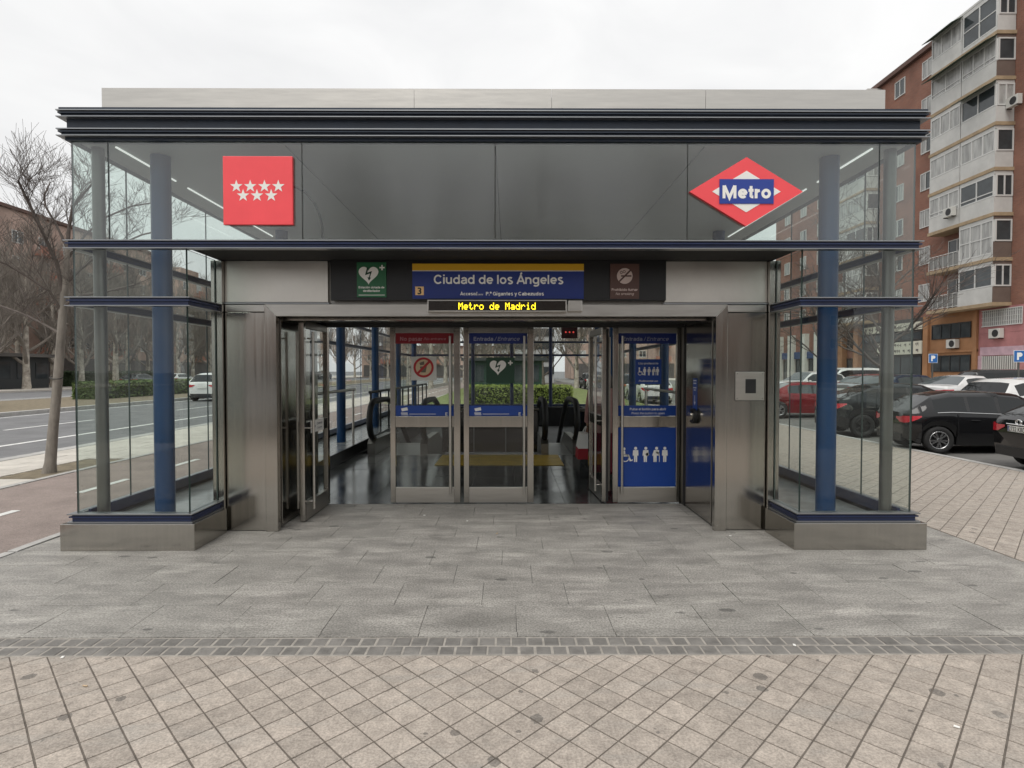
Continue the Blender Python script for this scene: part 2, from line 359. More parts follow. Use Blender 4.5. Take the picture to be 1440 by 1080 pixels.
def ribbon(pts, w, closed=False):
    n = len(pts); L = []; Rr = []
    for i in range(n):
        a = pts[i-1] if i > 0 else (pts[-2] if closed else None); b_ = pts[i+1] if i < n-1 else (pts[1] if closed else None)
        def nm(p, q):
            dx, dy = q[0]-p[0], q[1]-p[1]; l_ = math.hypot(dx, dy) or 1; return (-dy/l_, dx/l_)
        ns = ([nm(a, pts[i])] if a else [])+([nm(pts[i], b_)] if b_ else [])
        x, y = sum(q[0] for q in ns), sum(q[1] for q in ns); m2 = x*x+y*y; k = (len(ns)/m2 if m2 > .25 else 1.6) if len(ns) == 2 else 1
        L.append((pts[i][0]+x*k*w/2, pts[i][1]+y*k*w/2)); Rr.append((pts[i][0]-x*k*w/2, pts[i][1]-y*k*w/2))
    return L, Rr
def grotesk(mb, body, cx, zbase, y, width, w=.10, shear=0.0, left=False):
    """plain sans lettering centred on cx, facing -y"""
    adv = 0; items = []
    for ch in body:
        st, a = glyph(ch, w); items.append((adv, st)); adv += a
    adv -= .06; sc = width/adv; x_off = 0 if left else adv/2
    for x0, st in items:
        for q, line in enumerate(st):
            closed = math.hypot(line[0][0]-line[-1][0], line[0][1]-line[-1][1]) < 1e-4
            L, Rr = ribbon(line, w, closed); yy = y-.00025*q
            vs = [(cx+(x0+p[0]+shear*p[1]-x_off)*sc, yy, zbase+p[1]*sc) for p in L+Rr]
            n = len(L); mb.add(vs, [(i, n+i, n+i+1, i+1) for i in range(n-1)])
    return sc
DOTS = {'M': ['10001', '11011', '10101', '10101', '10001', '10001', '10001'], 'e': ['00000', '00000', '01110', '10001', '11111', '10000', '01110'], 't': ['01000', '01000', '11100', '01000', '01000', '01001', '00110'],
        'r': ['00000', '00000', '10110', '11001', '10000', '10000', '10000'], 'o': ['00000', '00000', '01110', '10001', '10001', '10001', '01110'], 'd': ['00001', '00001', '01101', '10011', '10001', '10001', '01111'],
        'a': ['00000', '00000', '01110', '00001', '01111', '10001', '01111'], 'i': ['00100', '00000', '01100', '00100', '00100', '00100', '01110'], ' ': ['00000']*7}
def dot_matrix(mb, body, cx, zc, y, width, hgt):
    cols = len(body)*6-1; px = width/cols; pz = hgt/7
    for k, ch in enumerate(body):
        for r_, row in enumerate(DOTS[ch]):
            for c_, v in enumerate(row):
                if v == '1':
                    x = cx-width/2+(k*6+c_)*px; z = zc+hgt/2-(r_+1)*pz
                    mb.add([(x, y, z+pz*.04), (x+px*.96, y, z+pz*.04), (x+px*.96, y, z+pz*.96), (x, y, z+pz*.96)], [(0, 1, 2, 3)])

# ------------------------------------------------------------------ the ground, roads and pavements
def project(p):
    q = CAM_R.transposed() @ (Vector(p)-Vector((0, 0, EYE)))
    if q.z > -.05: return None
    return (720+FPX*q.x/-q.z, 540-FPX*q.y/-q.z)
def in_view(p, mg=25):
    q = project(p)
    return q is not None and -mg < q[0] < 1440+mg and -mg < q[1] < 1080+mg

asphalt = mat('asphalt', (.17, .17, .172), .85, var=.22, scale=1.3, bump=.4, bscale=120)
asphalt_lot = mat('worn_asphalt', (.17, .165, .155), .9, var=.3, scale=1.1, bump=.4, bscale=90)
bike_red = mat('red_bike_asphalt', (.29, .235, .21), .9, var=.2, scale=1.6, bump=.5, bscale=150, grain=(90, .22))
paint_white = mat('road_paint', (.72, .72, .69), .7, var=.2, scale=9)
slab_light = mat('light_paving', (.54, .505, .45), .85, var=.14, scale=3, rnd=.07, bump=.25, bscale=60)
granite = mat('grey_granite', (.288, .274, .25), .6, var=.30, scale=3.2, stretch=(.8, 1.7, 1), rnd=.07, bump=.2, bscale=120, detail=12, rvar=.12, spots=(4.2, .20, (.10, .097, .09)), grain=(75, .30), worn=(2.1, (.52, .495, .45), .6))
tile_m = mat('beige_cement_tile', (.395, .345, .297), .8, var=.24, scale=14, rnd=.10, bump=.35, bscale=90, detail=10, spots=(6.0, .24, (.13, .118, .105)), grain=(85, .20), worn=(2.6, (.34, .315, .283), .7))
cobble_m = mat('dark_cobble', (.19, .18, .166), .7, var=.3, scale=9, rnd=.13, bump=.4, bscale=70)
grout_m = mat('sand_grout', (.145, .125, .105), .95, var=.3, scale=14)
grout_d = mat('grey_grout', (.13, .125, .12), .95, var=.3, scale=14)
kerb_m = mat('granite_kerb', (.42, .41, .39), .8, var=.2, scale=6, rnd=.08, bump=.2)
soil_m = mat('dry_soil', (.20, .165, .11), .95, var=.35, scale=5, bump=.5, bscale=40)
grass_m = mat('grass_ground', (.16, .19, .06), .95, var=.4, scale=3, bump=.6, bscale=60)

b = MB().use(asphalt); b.add([(-1500, -600, -.4), (1500, -600, -.4), (1500, 2500, -.4), (-1500, 2500, -.4)], [(0, 1, 2, 3)])
structure(b.build('ground'))
b = MB().use(asphalt).box(-40, -9.32, -60, 320, -.39, -.12); structure(b.build('road'))

SLOPE = -.035
def zr(x): return 0.0 if x < 4.3 else SLOPE*(x-4.3)
TS = .1495                      # side of the square tiles, laid on the diagonal
def clip(poly, keep):           # keep: (a,b,c) with a*x+b*y<=c
    a, b_, c = keep; out = []
    for i in range(len(poly)):
        p, q = poly[i], poly[(i+1) % len(poly)]
        dp, dq = a*p[0]+b_*p[1]-c, a*q[0]+b_*q[1]-c
        if dp <= 0: out.append(p)
        if dp*dq < 0:
            t = dp/(dp-dq); out.append((p[0]+(q[0]-p[0])*t, p[1]+(q[1]-p[1])*t))
    return out
def area(p): return abs(sum(p[i][0]*p[(i+1) % len(p)][1]-p[(i+1) % len(p)][0]*p[i][1] for i in range(len(p))))/2

def piece(mb, poly, z0, zf, gap=.004, bev=.004, h=.05):
    cx = sum(p[0] for p in poly)/len(poly); cy_ = sum(p[1] for p in poly)/len(poly)
    def ins(d):
        res = []
        for p in poly:
            L = math.hypot(p[0]-cx, p[1]-cy_) or 1; k = max(.1, 1-1.41*d/L); res.append((cx+(p[0]-cx)*k, cy_+(p[1]-cy_)*k))
        return res
    n = len(poly); A, B = ins(gap/2), ins(gap/2+bev)
    vs = [(x, y, zf(x)+z0-h) for x, y in A]+[(x, y, zf(x)+z0-bev*.7) for x, y in A]+[(x, y, zf(x)+z0) for x, y in B]
    fs = [(i, (i+1) % n, n+(i+1) % n, n+i) for i in range(n)]+[(n+i, n+(i+1) % n, 2*n+(i+1) % n, 2*n+i) for i in range(n)]+[list(range(2*n, 3*n))]
    mb.add(vs, fs)

def pave(name, parent, polys, m, nmax, zf, gap, bev, jitter=.0012, std_area=None, rest_name=None):
    """the pieces that show largest become objects of their own, the rest one joined part"""
    rng = random.Random(hash(name) % 1000 if False else len(name)*17)
    seen, rest = [], []
    for p in polys:
        c = (sum(q[0] for q in p)/len(p), sum(q[1] for q in p)/len(p))
        (seen if in_view((c[0], c[1], zf(c[0]))) else rest).append((c[0]**2+c[1]**2, c, p))
    seen.sort(key=lambda t: t[0]); rest += seen[nmax:]; seen = seen[:nmax]
    cache = {}
    for _, c, p in seen:
        loc = [(q[0]-c[0], q[1]-c[1]) for q in p]
        key = tuple((round(q[0], 3), round(q[1], 3)) for q in loc)
        if key not in cache:
            mb = MB().use(m); piece(mb, loc, 0, lambda x: 0, gap, bev); cache[key] = mb.mesh(name)
        o = bpy.data.objects.new(name, cache[key]); COL.objects.link(o); o.parent = parent
        o.location = (c[0], c[1], zf(c[0])+rng.uniform(-jitter, jitter))
        o.rotation_euler = (rng.uniform(-.004, .004), rng.uniform(-.004, .004)-(math.atan(SLOPE) if c[0] > 4.3 and zf is zr else 0), rng.uniform(-.006, .006))
    if rest:
        mb = MB().use(m)
        for _, c, p in rest: piece(mb, p, rng.uniform(-jitter, jitter), zf, gap, bev)
        o = mb.build(rest_name or name+'_field', parent); o['kind'] = 'stuff'

# --- beige tiles laid on the diagonal: front strip and the pavement right of the entrance
b = MB().use(grout_m); b.box(-9, 4.3, -8, 3.15, -.35, -.004)
b.add([(4.3, -8, -.004), (9.0, -8, zr(9.0)-.004), (9.0, 90, zr(9.0)-.004), (4.3, 90, -.004)], [(0, 1, 2, 3)])
pav = structure(b.build('pavement'))
polys = []
D = TS*math.sqrt(2)/2
ox, oy = 0.05, 3.15
for i in range(-140, 220):
    for j in range(-90, 140):
        cx, cy_ = ox+(i+j)*D, oy+(i-j)*D
        if not (-7.0 < cx < 9.1 and -2.0 < cy_ < 30): continue
        p = [(cx-D, cy_), (cx, cy_-D), (cx+D, cy_), (cx, cy_+D)]
        if cx < 4.3+D:
            q = clip(p, (0, 1, 3.148))
            if cx+D > 4.3 and cy_ > 3.15-D:      # edge against the granite
                q2 = clip(p, (-1, 0, -4.33)); q = q2 if cy_ > 3.15 else q
            p = q
        if len(p) > 2: p = clip(p, (1, 0, 8.98))
        if len(p) < 3 or area(p) < .0012: continue
        if cy_ > 14 and cx < 4.3: continue
        polys.append(p)
pave('tile', pav, polys, tile_m, 290, zr, .0075, .002, jitter=.0008)

# --- two rows of dark cobbles
b = MB().use(mat('pale_mortar', (.34, .315, .28), .95, var=.25, scale=14)).box(-9, 4.3, 3.152, 3.372, -.35, -.003); cob = structure(b.build('cobble_strip'))
polys = []
for r_ in range(2):
    y0 = 3.157+r_*.106; x = -4.4+.03*r_
    rr = random.Random(5+r_)
    while x < 4.25:
        w = .0955+rr.uniform(-.008, .008); polys.append([(x, y0), (x+w, y0), (x+w, y0+.103), (x, y0+.103)]); x += w+.001
pave('cobble', cob, polys, cobble_m, 300, zr, .009, .006, jitter=.002)

# --- granite slabs in front of the entrance
b = MB().use(grout_d).box(-4.36, 4.32, 3.374, 6.79, -.35, -.006); fore = structure(b.build('forecourt'))
polys = []
rows = [(3.376, 3.437)]+[(3.437+.4*k, 3.437+.4*(k+1)) for k in range(9)]
for k, (y0, y1) in enumerate(rows):
    if k == 9: y1 = 6.785
    x = -4.35-(.17+.235*k) % .6
    if k == 0: x = -4.35-.4
    while x < 4.32:
        a0, a1 = max(x, -4.35), min(x+.6, 4.31)
        if a1-a0 > .03: polys.append([(a0, y0), (a1, y0), (a1, min(y1, 6.785)), (a0, min(y1, 6.785))])
        x += .6
pave('granite_slab', fore, polys, granite, 300, zr, .003, .001, jitter=.0008)
b = MB().use(granite).box(-4.35, -4.02, 6.795, 60, -.35, -.002); b.box(3.8, 4.31, 6.795, 60, -.35, -.002); structure(b.build('side_paving'))

# --- bike path, pale pavement with tree pit, kerbs
b = MB().use(bike_red).box(-6.9, -4.46, -10, 160, -.38, -.004); bp_ = structure(b.build('bike_path'))
polys = [[(-4.455, y), (-4.365, y), (-4.365, y+.99), (-4.455, y+.99)] for y in [k for k in range(-4, 40)]]
pave('kerbstone', bp_, polys, kerb_m, 40, lambda x: .004, .006, .004, rest_name='kerb_run')
y = 5.55
while y < 60:
    mb = MB().use(paint_white); mb.box(-5.72, -5.62, y, y+.95, -.0038, .0005); mb.build('painted_dash', bp_); y += 1.9
b = MB().use(grout_m).box(-9.2, -6.91, -10, 160, -.38, -.012); lp = structure(b.build('left_pavement'))
polys = []
for k in range(-6, 110):
    y0 = k*.4
    for j in range(4):
        x0 = -9.02+j*.6-(.3 if k % 2 else 0)
        x1 = min(x0+.6, -7.02); x0 = max(x0, -9.02)
        if x1-x0 < .05: continue
        if 8.4 < y0+.2 < 10.4 and x1 > -7.75: 
            x1 = -7.72
            if x1-x0 < .08: continue
        polys.append([(x0, y0), (x1, y0), (x1, y0+.4), (x0, y0+.4)])
pave('paving_slab', lp, polys, slab_light, 220, lambda x: 0.0, .014, .004)
polys = [[(-7.015, y), (-6.905, y), (-6.905, y+.99), (-7.015, y+.99)] for y in range(-4, 60)]
pave('kerbstone', lp, polys, kerb_m, 60, lambda x: .006, .006, .004, rest_name='edging_run')
polys = [[(-9.31, y), (-9.03, y), (-9.03, y+.99), (-9.31, y+.99)] for y in range(-4, 100)]
pave('kerbstone', lp, polys, kerb_m, 80, lambda x: .004, .006, .006, rest_name='kerb_run')
b = MB().use(soil_m).box(-7.71, -7.02, 8.45, 10.3, -.1, -.008); b.build('tree_pit', lp)

# --- carriageway markings, median, second carriageway
rd = bpy.data.objects['road']
b = MB().use(paint_white).box(-11.72, -11.57, 4, 200, -.121, -.116); b.build('lane_line', rd)
y = 8.0
while y < 150:
    MB().use(paint_white).box(-14.75, -14.63, y, y+3.5, -.121, -.116).build('lane_dash', rd); y += 8.5
b = MB().use(paint_white).box(-18.75, -18.63, 4, 200, -.121, -.116); b.build('edge_line', rd)
b = MB().use(paint_white).box(-30.6, -30.48, 4, 200, -.121, -.116); b.build('edge_line', rd)
b = MB().use(kerb_m).box(-19.4, -19.1, 2, 220, -.39, .03).box(-27.3, -27.0, 2, 220, -.39, .03)
b.use(soil_m).box(-27, -19.4, 2, 220, -.39, .01); md = structure(b.build('median'))
b = MB().use(slab_light).box(-56, -40, -60, 320, -.39, .02); structure(b.build('far_pavement'))

# --- parking lot (falls towards the kerb), kerb, pavement in front of the flats
LOT = lambda x: -.27+(.30*min(1, max(0, (x-9.2)/9.0)))
b = MB().use(asphalt_lot)
xs = [9.16, 11, 13, 15, 18.2, 27]
b.add([(x, y, LOT(x)) for x in xs for y in (-40, 130)], [(2*i, 2*i+2, 2*i+3, 2*i+1) for i in range(5)])
lot = structure(b.build('parking_lot'))
polys = [[(9.0, y), (9.16, y), (9.16, y+.99), (9.0, y+.99)] for y in range(-2, 70)]
pave('kerbstone', lot, polys, kerb_m, 60, lambda x: zr(9.0)+.004, .006, .006, rest_name='kerb_run')
b = MB().use(grout_d).box(9.0, 9.155, -8, 90, -.39, -.18); b.build('kerb_bed', lot)
b = MB().use(slab_light).box(27, 62, -40, 130, -.39, .14); structure(b.build('far_right_pavement'))
# lawn behind the entrance
b = MB().use(grass_m).box(-4.3, 6.5, 23.2, 60, -.35, .03); structure(b.build('lawn'))

# ------------------------------------------------------------------ the metro entrance
CX = -.125
XL, XR, YF, YB = CX-3.775, CX+3.775, 5.10, 22.0         # glass lines
IL, IR, YP = CX-2.765, CX+2.765, 5.65                    # inner returns, portal plane
steel = mat('brushed_steel', (.42, .402, .37), .16, 1.0, var=.05, scale=16, rvar=.03, stretch=(3, 3, .06), detail=4)
steel_pale = mat('pale_steel', (.53, .51, .475), .33, 1.0, var=.07, scale=12, rvar=.05, stretch=(.25, 1, 3), detail=5)
steel_dark = mat('dark_steel', (.30, .29, .27), .35, 1.0, var=.2, scale=3.0, rvar=.08)
alu = mat('aluminium_edge', (.33, .34, .35), .4, .9)
navy = mat('navy_paint', (.014, .026, .085), .35, var=.2, scale=4)
navy_dull = mat('navy_grey_paint', (.015, .026, .047), .4, var=.2, scale=3)
blue_col = mat('blue_enamel', (.001, .038, .12), .35, var=.12, scale=3)
grey_post_m = mat('grey_enamel', (.15, .15, .14), .3, .5, var=.1, scale=4)
black_m = mat('black_board', (.012, .012, .013), .35, var=.3, scale=4)
black_rub = mat('black_rubber', (.012, .012, .012), .55)
edge_m = mat('glass_edge', (.03, .05, .045), .4)
glass_clear = glass_mat('clear_glass', (.945, .968, .957), 1.50, .012)
glass_coat = glass_mat('front_glass', (.88, .93, .91), 2.05, .015, .15)
ceil_m = mat('ceiling_panel', (.47, .48, .49), .6, var=.06, scale=1)
red_m = mat('red_sign', (.92, .085, .10), .35, var=.05, scale=3)
white_m = mat('white_vinyl', (.86, .85, .81), .5)
signblue = mat('blue_sign', (.010, .030, .20), .3)
stickblue = mat('blue_vinyl', (.008, .055, .30), .35)
yellow_m = mat('yellow_band', (.70, .40, .02), .4)
green_m = mat('green_sign', (.02, .13, .055), .4)
brown_m = mat('brown_sign', (.10, .05, .04), .4)
led_m = mat('amber_led', (.8, .6, .02), .5, emit=((1, .75, .02), 2.2))
peach_m = mat('orange_square', (.85, .55, .25), .5)

ent = empty('metro_entrance', (CX, YF, 0), label='glass and steel metro entrance pavilion with blue columns and dark fins', cat='building')
E = ent
def pane(x0, x1, y0, y1, z0, z1, gm=glass_clear, name='glass_pane', parent=None):
    """pane with its own thickness and dark cut edges; thin axis found from the sizes"""
    mb = MB(); dx, dy = abs(x1-x0), abs(y1-y0)
    t = .006
    if dx < 1e-6: x0, x1 = x0-t, x0+t; thin = 'x'
    else: y0, y1 = y0-t, y0+t; thin = 'y'
    vs = [(x0, y0, z0), (x1, y0, z0), (x1, y1, z0), (x0, y1, z0), (x0, y0, z1), (x1, y0, z1), (x1, y1, z1), (x0, y1, z1)]
    fs = [(0, 3, 2, 1), (4, 5, 6, 7), (0, 1, 5, 4), (1, 2, 6, 5), (2, 3, 7, 6), (3, 0, 4, 7)]
    big = (2, 4) if thin == 'y' else (3, 5)
    mb.use(gm).add(vs, [fs[i] for i in big]); mb.use(edge_m).add(vs, [fs[i] for i in range(6) if i not in big])
    return mb.build(name, parent or E)

LOW = [(XL, YB), (XL, YF), (IL, YF), (IL, YP-.06)]
LOWR = [(IR, YP-.06), (IR, YF), (XR, YF), (XR, YB)]
TOP = [(XL, YB), (XL, YF), (XR, YF), (XR, YB)]
BACK = [(XR, YB), (XL, YB)]
Z1, Z2, Z3, Z4 = .322, (2.181, 2.263), (2.690, 2.766), 3.640

# plinths and sills
for line, nm in ((LOW, 'plinth'), (LOWR, 'plinth')):
    MB().use(steel).strip(line, -.06, .09, 0.0, .240).build('plinth', E, bevel=.004)
MB().use(steel).strip(BACK, -.06, .09, 0.0, .240).build('plinth', E)
def channel(line, off, z0, z1, name, web=navy, lip=.009, back=-.03):
    """a fin: two thin aluminium-edged blades with a navy web set back between them"""
    o = MB().use(alu).strip(line, back, off, z1-lip, z1).strip(line, back, off, z0, z0+lip*.8)
    o = o.build(name, E)
    MB().use(web).strip(line, back, off-.028, z0+lip*.8+.0005, z1-lip-.0005).build('web', o)
    MB().use(web).strip(line, back, off-.010, z0+(z1-z0)*.55, z0+(z1-z0)*.55+.012).build('rib', o)
    return o
for line in (LOW, LOWR, BACK):
    channel(line, .055, .242, Z1, 'sill')
    channel(line, .050, *Z2, 'fin')
channel(TOP, .052, *Z3, 'fin'); channel(BACK, .052, *Z3, 'fin')
# cornice: two fins with a navy band between
for ln in (TOP, BACK):
    channel(ln, .076, 3.668, 3.734, 'cornice_fin', navy_dull); channel(ln, .076, 3.833, 3.897, 'cornice_fin', navy_dull)
    MB().use(navy_dull).strip(ln, -.05, .020, 3.7345, 3.8325).build('cornice_band', E)
    MB().use(navy_dull).strip(ln, -.05, .03, Z4+.002, 3.6675).build('cornice_band', E)
# roof and its pale upstand
MB().use(navy_dull).box(XL-.06, XR+.06, YF-.06, YB+.06, 3.8975, 3.92).build('roof', E)
up = [(XL+.04, YB-.3), (XL+.04, YF+.22), (XR-.05, YF+.22), (XR-.05, YB-.3)]
lens = [YB-.3-YF-.22]
xs = [XL+.135, XL+3.02, CX+.52, CX+1.95, XR-.15]
for i in range(4):
    MB().use(steel_pale).box(xs[i]+.0015, xs[i+1]-.0015, YF+.20, YF+.225, 4.030, 4.216).build('upstand_panel', E)
for x in (XL+.135, XR-.15):
    MB().use(steel_pale).box(x, x+.02 if x < 0 else x-.02, YF+.226, YB-.3, 4.030, 4.216).build('upstand_panel', E)
MB().use(steel_pale).box(XL+.156, XR-.171, YB-.33, YB-.3, 4.030, 4.216).build('upstand_panel', E)
mb = MB().use(navy_dull)
for x in (XL+.25, CX-2, CX, CX+2, XR-.3): mb.box(x, x+.05, YF+.23, YF+.28, 3.92, 4.18)
mb.box(XL+.18, XR-.2, YF+.29, YB-.4, 3.92, 4.18); mb.build('roof_kerb', E)
# ceiling and its slot lights
MB().use(ceil_m).box(XL+.055, XR-.055, YF+.055, YB-.055, 3.641, 3.667).build('ceiling', E)
lamp_m = mat('slot_light', (.9, .9, .88), .5, emit=((1, .98, .95), .7))
for x in (XL+.33, XR-.33):
    for ya, yb in ((5.2, 5.72), (5.98, 6.12), (6.35, 8.6), (8.8, 11.0), (11.2, 13.4), (13.6, 15.8), (16, 18.2)):
        MB().use(lamp_m).box(x-.007, x+.007, ya, yb, 3.628, 3.6405).build('slot_light', E)
for x in (CX-1.9, CX, CX+1.9):
    MB().use(edge_m).box(x-.006, x+.006, YF+.08, YB-.06, 3.638, 3.6408).build('ceiling_joint', E)

# glass: sides, back, bays, upper front
ys = [5.112, 5.82]
while ys[-1] < 21.5: ys.append(min(ys[-1]+1.51, 21.98))
for x in (XL, XR):
    for a, b_ in zip(ys[:-1], ys[1:]):
        for z0, z1 in ((Z1+.001, Z2[0]-.001), (Z2[1]+.001, Z3[0]-.001), (Z3[1]+.001, Z4)):
            pane(x, x, a+.004, b_-.004, z0, z1)
bx_ = [XL+.01+(XR-XL-.02)*k/5 for k in range(6)]
for a, b_ in zip(bx_[:-1], bx_[1:]):
    for z0, z1 in ((Z1+.001, Z2[0]-.001), (Z2[1]+.001, Z3[0]-.001), (Z3[1]+.001, Z4)): pane(a+.004, b_-.004, YB, YB, z0, z1)
for s in (-1, 1):
    o_, i_ = CX+s*3.775, CX+s*2.765
    for z0, z1 in ((Z1+.001, Z2[0]-.001), (Z2[1]+.001, Z3[0]-.001)):
        pane(min(o_, i_)+.002, max(o_, i_)-.002, YF, YF, z0, z1)
        pane(i_, i_, YF+.008, YP-.065, z0, z1)
fx = [XL, CX-3.445, CX-1.722, CX, CX+1.722, CX+3.445, XR]
for a, b_ in zip(fx[:-1], fx[1:]): pane(a+.004, b_-.004, YF, YF, Z3[1]+.001, Z4, glass_coat)

# columns
def column(x, y, r, m, z0, name, n=20):
    mb = MB().use(m).tube([(x, y, z0), (x, y, 3.6405)], r, n)
    c = mb.build(name, E)
    return c
yk = 5.44
while yk < 21.5:
    for x in (CX-3.19, CX+3.19):
        column(x, yk, .087, blue_col, .201, 'column')
    yk += 2.86
for x in (CX-3.645, CX+3.645): column(x, 5.25, .052, grey_post_m, .201, 'post')
for x in (-1.4, .1, 1.6): column(x, 21.85, .07, navy, 0, 'column')

# ledges inside the glass
ledge_m = mat('polished_ledge', (.30, .31, .31), .16, var=.35, scale=2.5, detail=10)
for a, b_ in ((XL+.05, CX-2.83), (CX+2.83, XR-.05)):
    mb = MB().use(ledge_m).box(a, b_, YF+.07, YB-.07, .02, .20)
    mb.build('ledge', E)
MB().use(black_m).box(CX-2.828, CX-2.80, 6.86, YB-.1, .0, .205).build('ledge_face', E)
MB().use(black_m).box(CX+2.80, CX+2.828, 6.86, YB-.1, .0, .205).build('ledge_face', E)
for s in (-1, 1):
    MB().use(navy).box(CX+s*3.715, CX+s*3.735, YF+.08, YB-.1, .201, .335).build('ledge_upstand', E)

# portal: soffit, posts, wall panels, casing, jambs, header
MB().use(mat('matt_black_soffit', (.012, .012, .012), .8)).box(IL+.02, IR-.02, YF+.012, YP+.06, 2.697, 2.735).build('soffit', E)
for s in (-1, 1):
    MB().use(steel).box(CX+s*2.70, CX+s*2.81, YP-.055, YP+.05, 0.0, 2.69).build('corner_post', E, bevel=.003)
    MB().use(steel).box(CX+s*2.304, CX+s*2.692, YP-.012, YP+.02, .008, 2.183).build('wall_panel', E, bevel=.003)
    MB().use(steel_pale).box(CX+s*2.304, CX+s*2.692, YP-.012, YP+.02, 2.191, 2.260).build('wall_panel', E, bevel=.003)
    MB().use(mat('satin_fascia', (.66, .63, .58), .38, 1.0, var=.08, scale=2.5, rvar=.06)).box(CX+s*1.675, CX+s*2.698, YP-.006, YP+.03, 2.285, 2.694).build('fascia_panel', E, bevel=.003)
    MB().use(alu).box(CX+s*1.66, CX+s*2.698, YP-.02, YP+.028, 2.266, 2.281).build('fascia_trim', E)
    MB().use(black_rub).box(CX+s*2.29, CX+s*2.702, YP+.0205, YP+.032, 0.0, 2.69).build('panel_backing', E)
    # jambs
    MB().use(steel_dark).box(CX+s*2.215, CX+s*2.69, YP+.033, 6.92, 0.0, 2.69).build('jamb', E)
    MB().use(steel).box(CX+s*2.202, CX+s*2.2135, YP+.14, 6.62, .03, 2.13).build('jamb_panel', E, bevel=.002)
    MB().use(black_rub).box(CX+s*2.203, CX+s*2.2145, 6.66, 6.74, .0, 2.14).build('jamb_seal', E)
# casing with mitred corners
o_, i_, zo, zi = 2.296, 2.178, 2.262, 2.142
for s in (-1, 1):
    MB().use(steel).prism([(CX+s*o_, 0.0), (CX+s*i_, 0.0), (CX+s*i_, zi), (CX+s*o_, zo)], 'y', YP-.040, YP+.03).build('casing', E, bevel=.003, recalc=True)
MB().use(steel_pale).prism([(CX-o_+.0015, zo), (CX-i_, zi+.0015), (CX+i_, zi+.0015), (CX+o_-.0015, zo)], 'y', YP-.040, YP+.03).build('casing', E, bevel=.003, recalc=True)
MB().use(steel_dark).box(CX-2.213, CX+2.213, YP+.033, 6.92, 2.17, 2.696).build('header', E)
MB().use(steel).box(CX-2.20, CX+2.20, YP+.14, YP+.19, 2.118, 2.169).build('header_trim', E)
MB().use(steel_dark).box(CX-2.20, CX+2.20, 6.76, 6.90, 2.148, 2.169).build('door_rail', E)
MB().use(black_rub).box(CX-2.20, CX+2.20, 6.70, 6.755, 2.12, 2.169).build('door_rail', E)

# --- sliding-height door leaves
def pict(mb, kind, cx, z0, h, y):
    """the five priority pictograms"""
    r = h*.10
    if kind == 'chair':
        mb.disc(cx-.12*h, z0+h*.86, y, r)
        mb.flat([(cx-.19*h, z0+.74*h), (cx-.05*h, z0+.74*h), (cx-.03*h, z0+.50*h), (cx+.20*h, z0+.48*h), (cx+.34*h, z0+.14*h), (cx+.46*h, z0+.18*h), (cx+.44*h, z0+.08*h), (cx+.26*h, z0+.04*h), (cx+.13*h, z0+.36*h), (cx-.18*h, z0+.36*h)], y)
        mb.disc(cx-.04*h, z0+.26*h, y, .26*h, 24, .20*h)
    else:
        lean = {'stick': .10, 'preg': .03, 'baby': 0, 'stand': 0}[kind]*h
        mb.disc(cx+lean, z0+h*.90, y, r)
        mb.flat([(cx-.17*h+lean, z0+.78*h), (cx+.17*h+lean, z0+.78*h), (cx+.19*h+lean*.5, z0+.42*h), (cx+.11*h, z0+.42*h), (cx+.10*h, z0), (cx+.015*h, z0), (cx, z0+.38*h), (cx-.015*h, z0), (cx-.10*h, z0), (cx-.11*h, z0+.42*h), (cx-.19*h, z0+.42*h)], y)
        if kind == 'preg': mb.disc(cx+.14*h, z0+.5*h, y, .11*h)
        if kind == 'baby': mb.disc(cx+.10*h, z0+.66*h, y-.0004, .07*h)
        if kind == 'stick': mb.flat([(cx+.26*h, z0+.55*h), (cx+.30*h, z0+.55*h), (cx+.30*h, z0), (cx+.26*h, z0)], y); mb.flat([(cx+.1*h, z0+.72*h), (cx+.30*h, z0+.55*h), (cx+.28*h, z0+.48*h), (cx+.06*h, z0+.6*h)], y)
FIVE = ('chair', 'baby', 'preg', 'stick', 'stand')
DW, DH = .85, 2.135
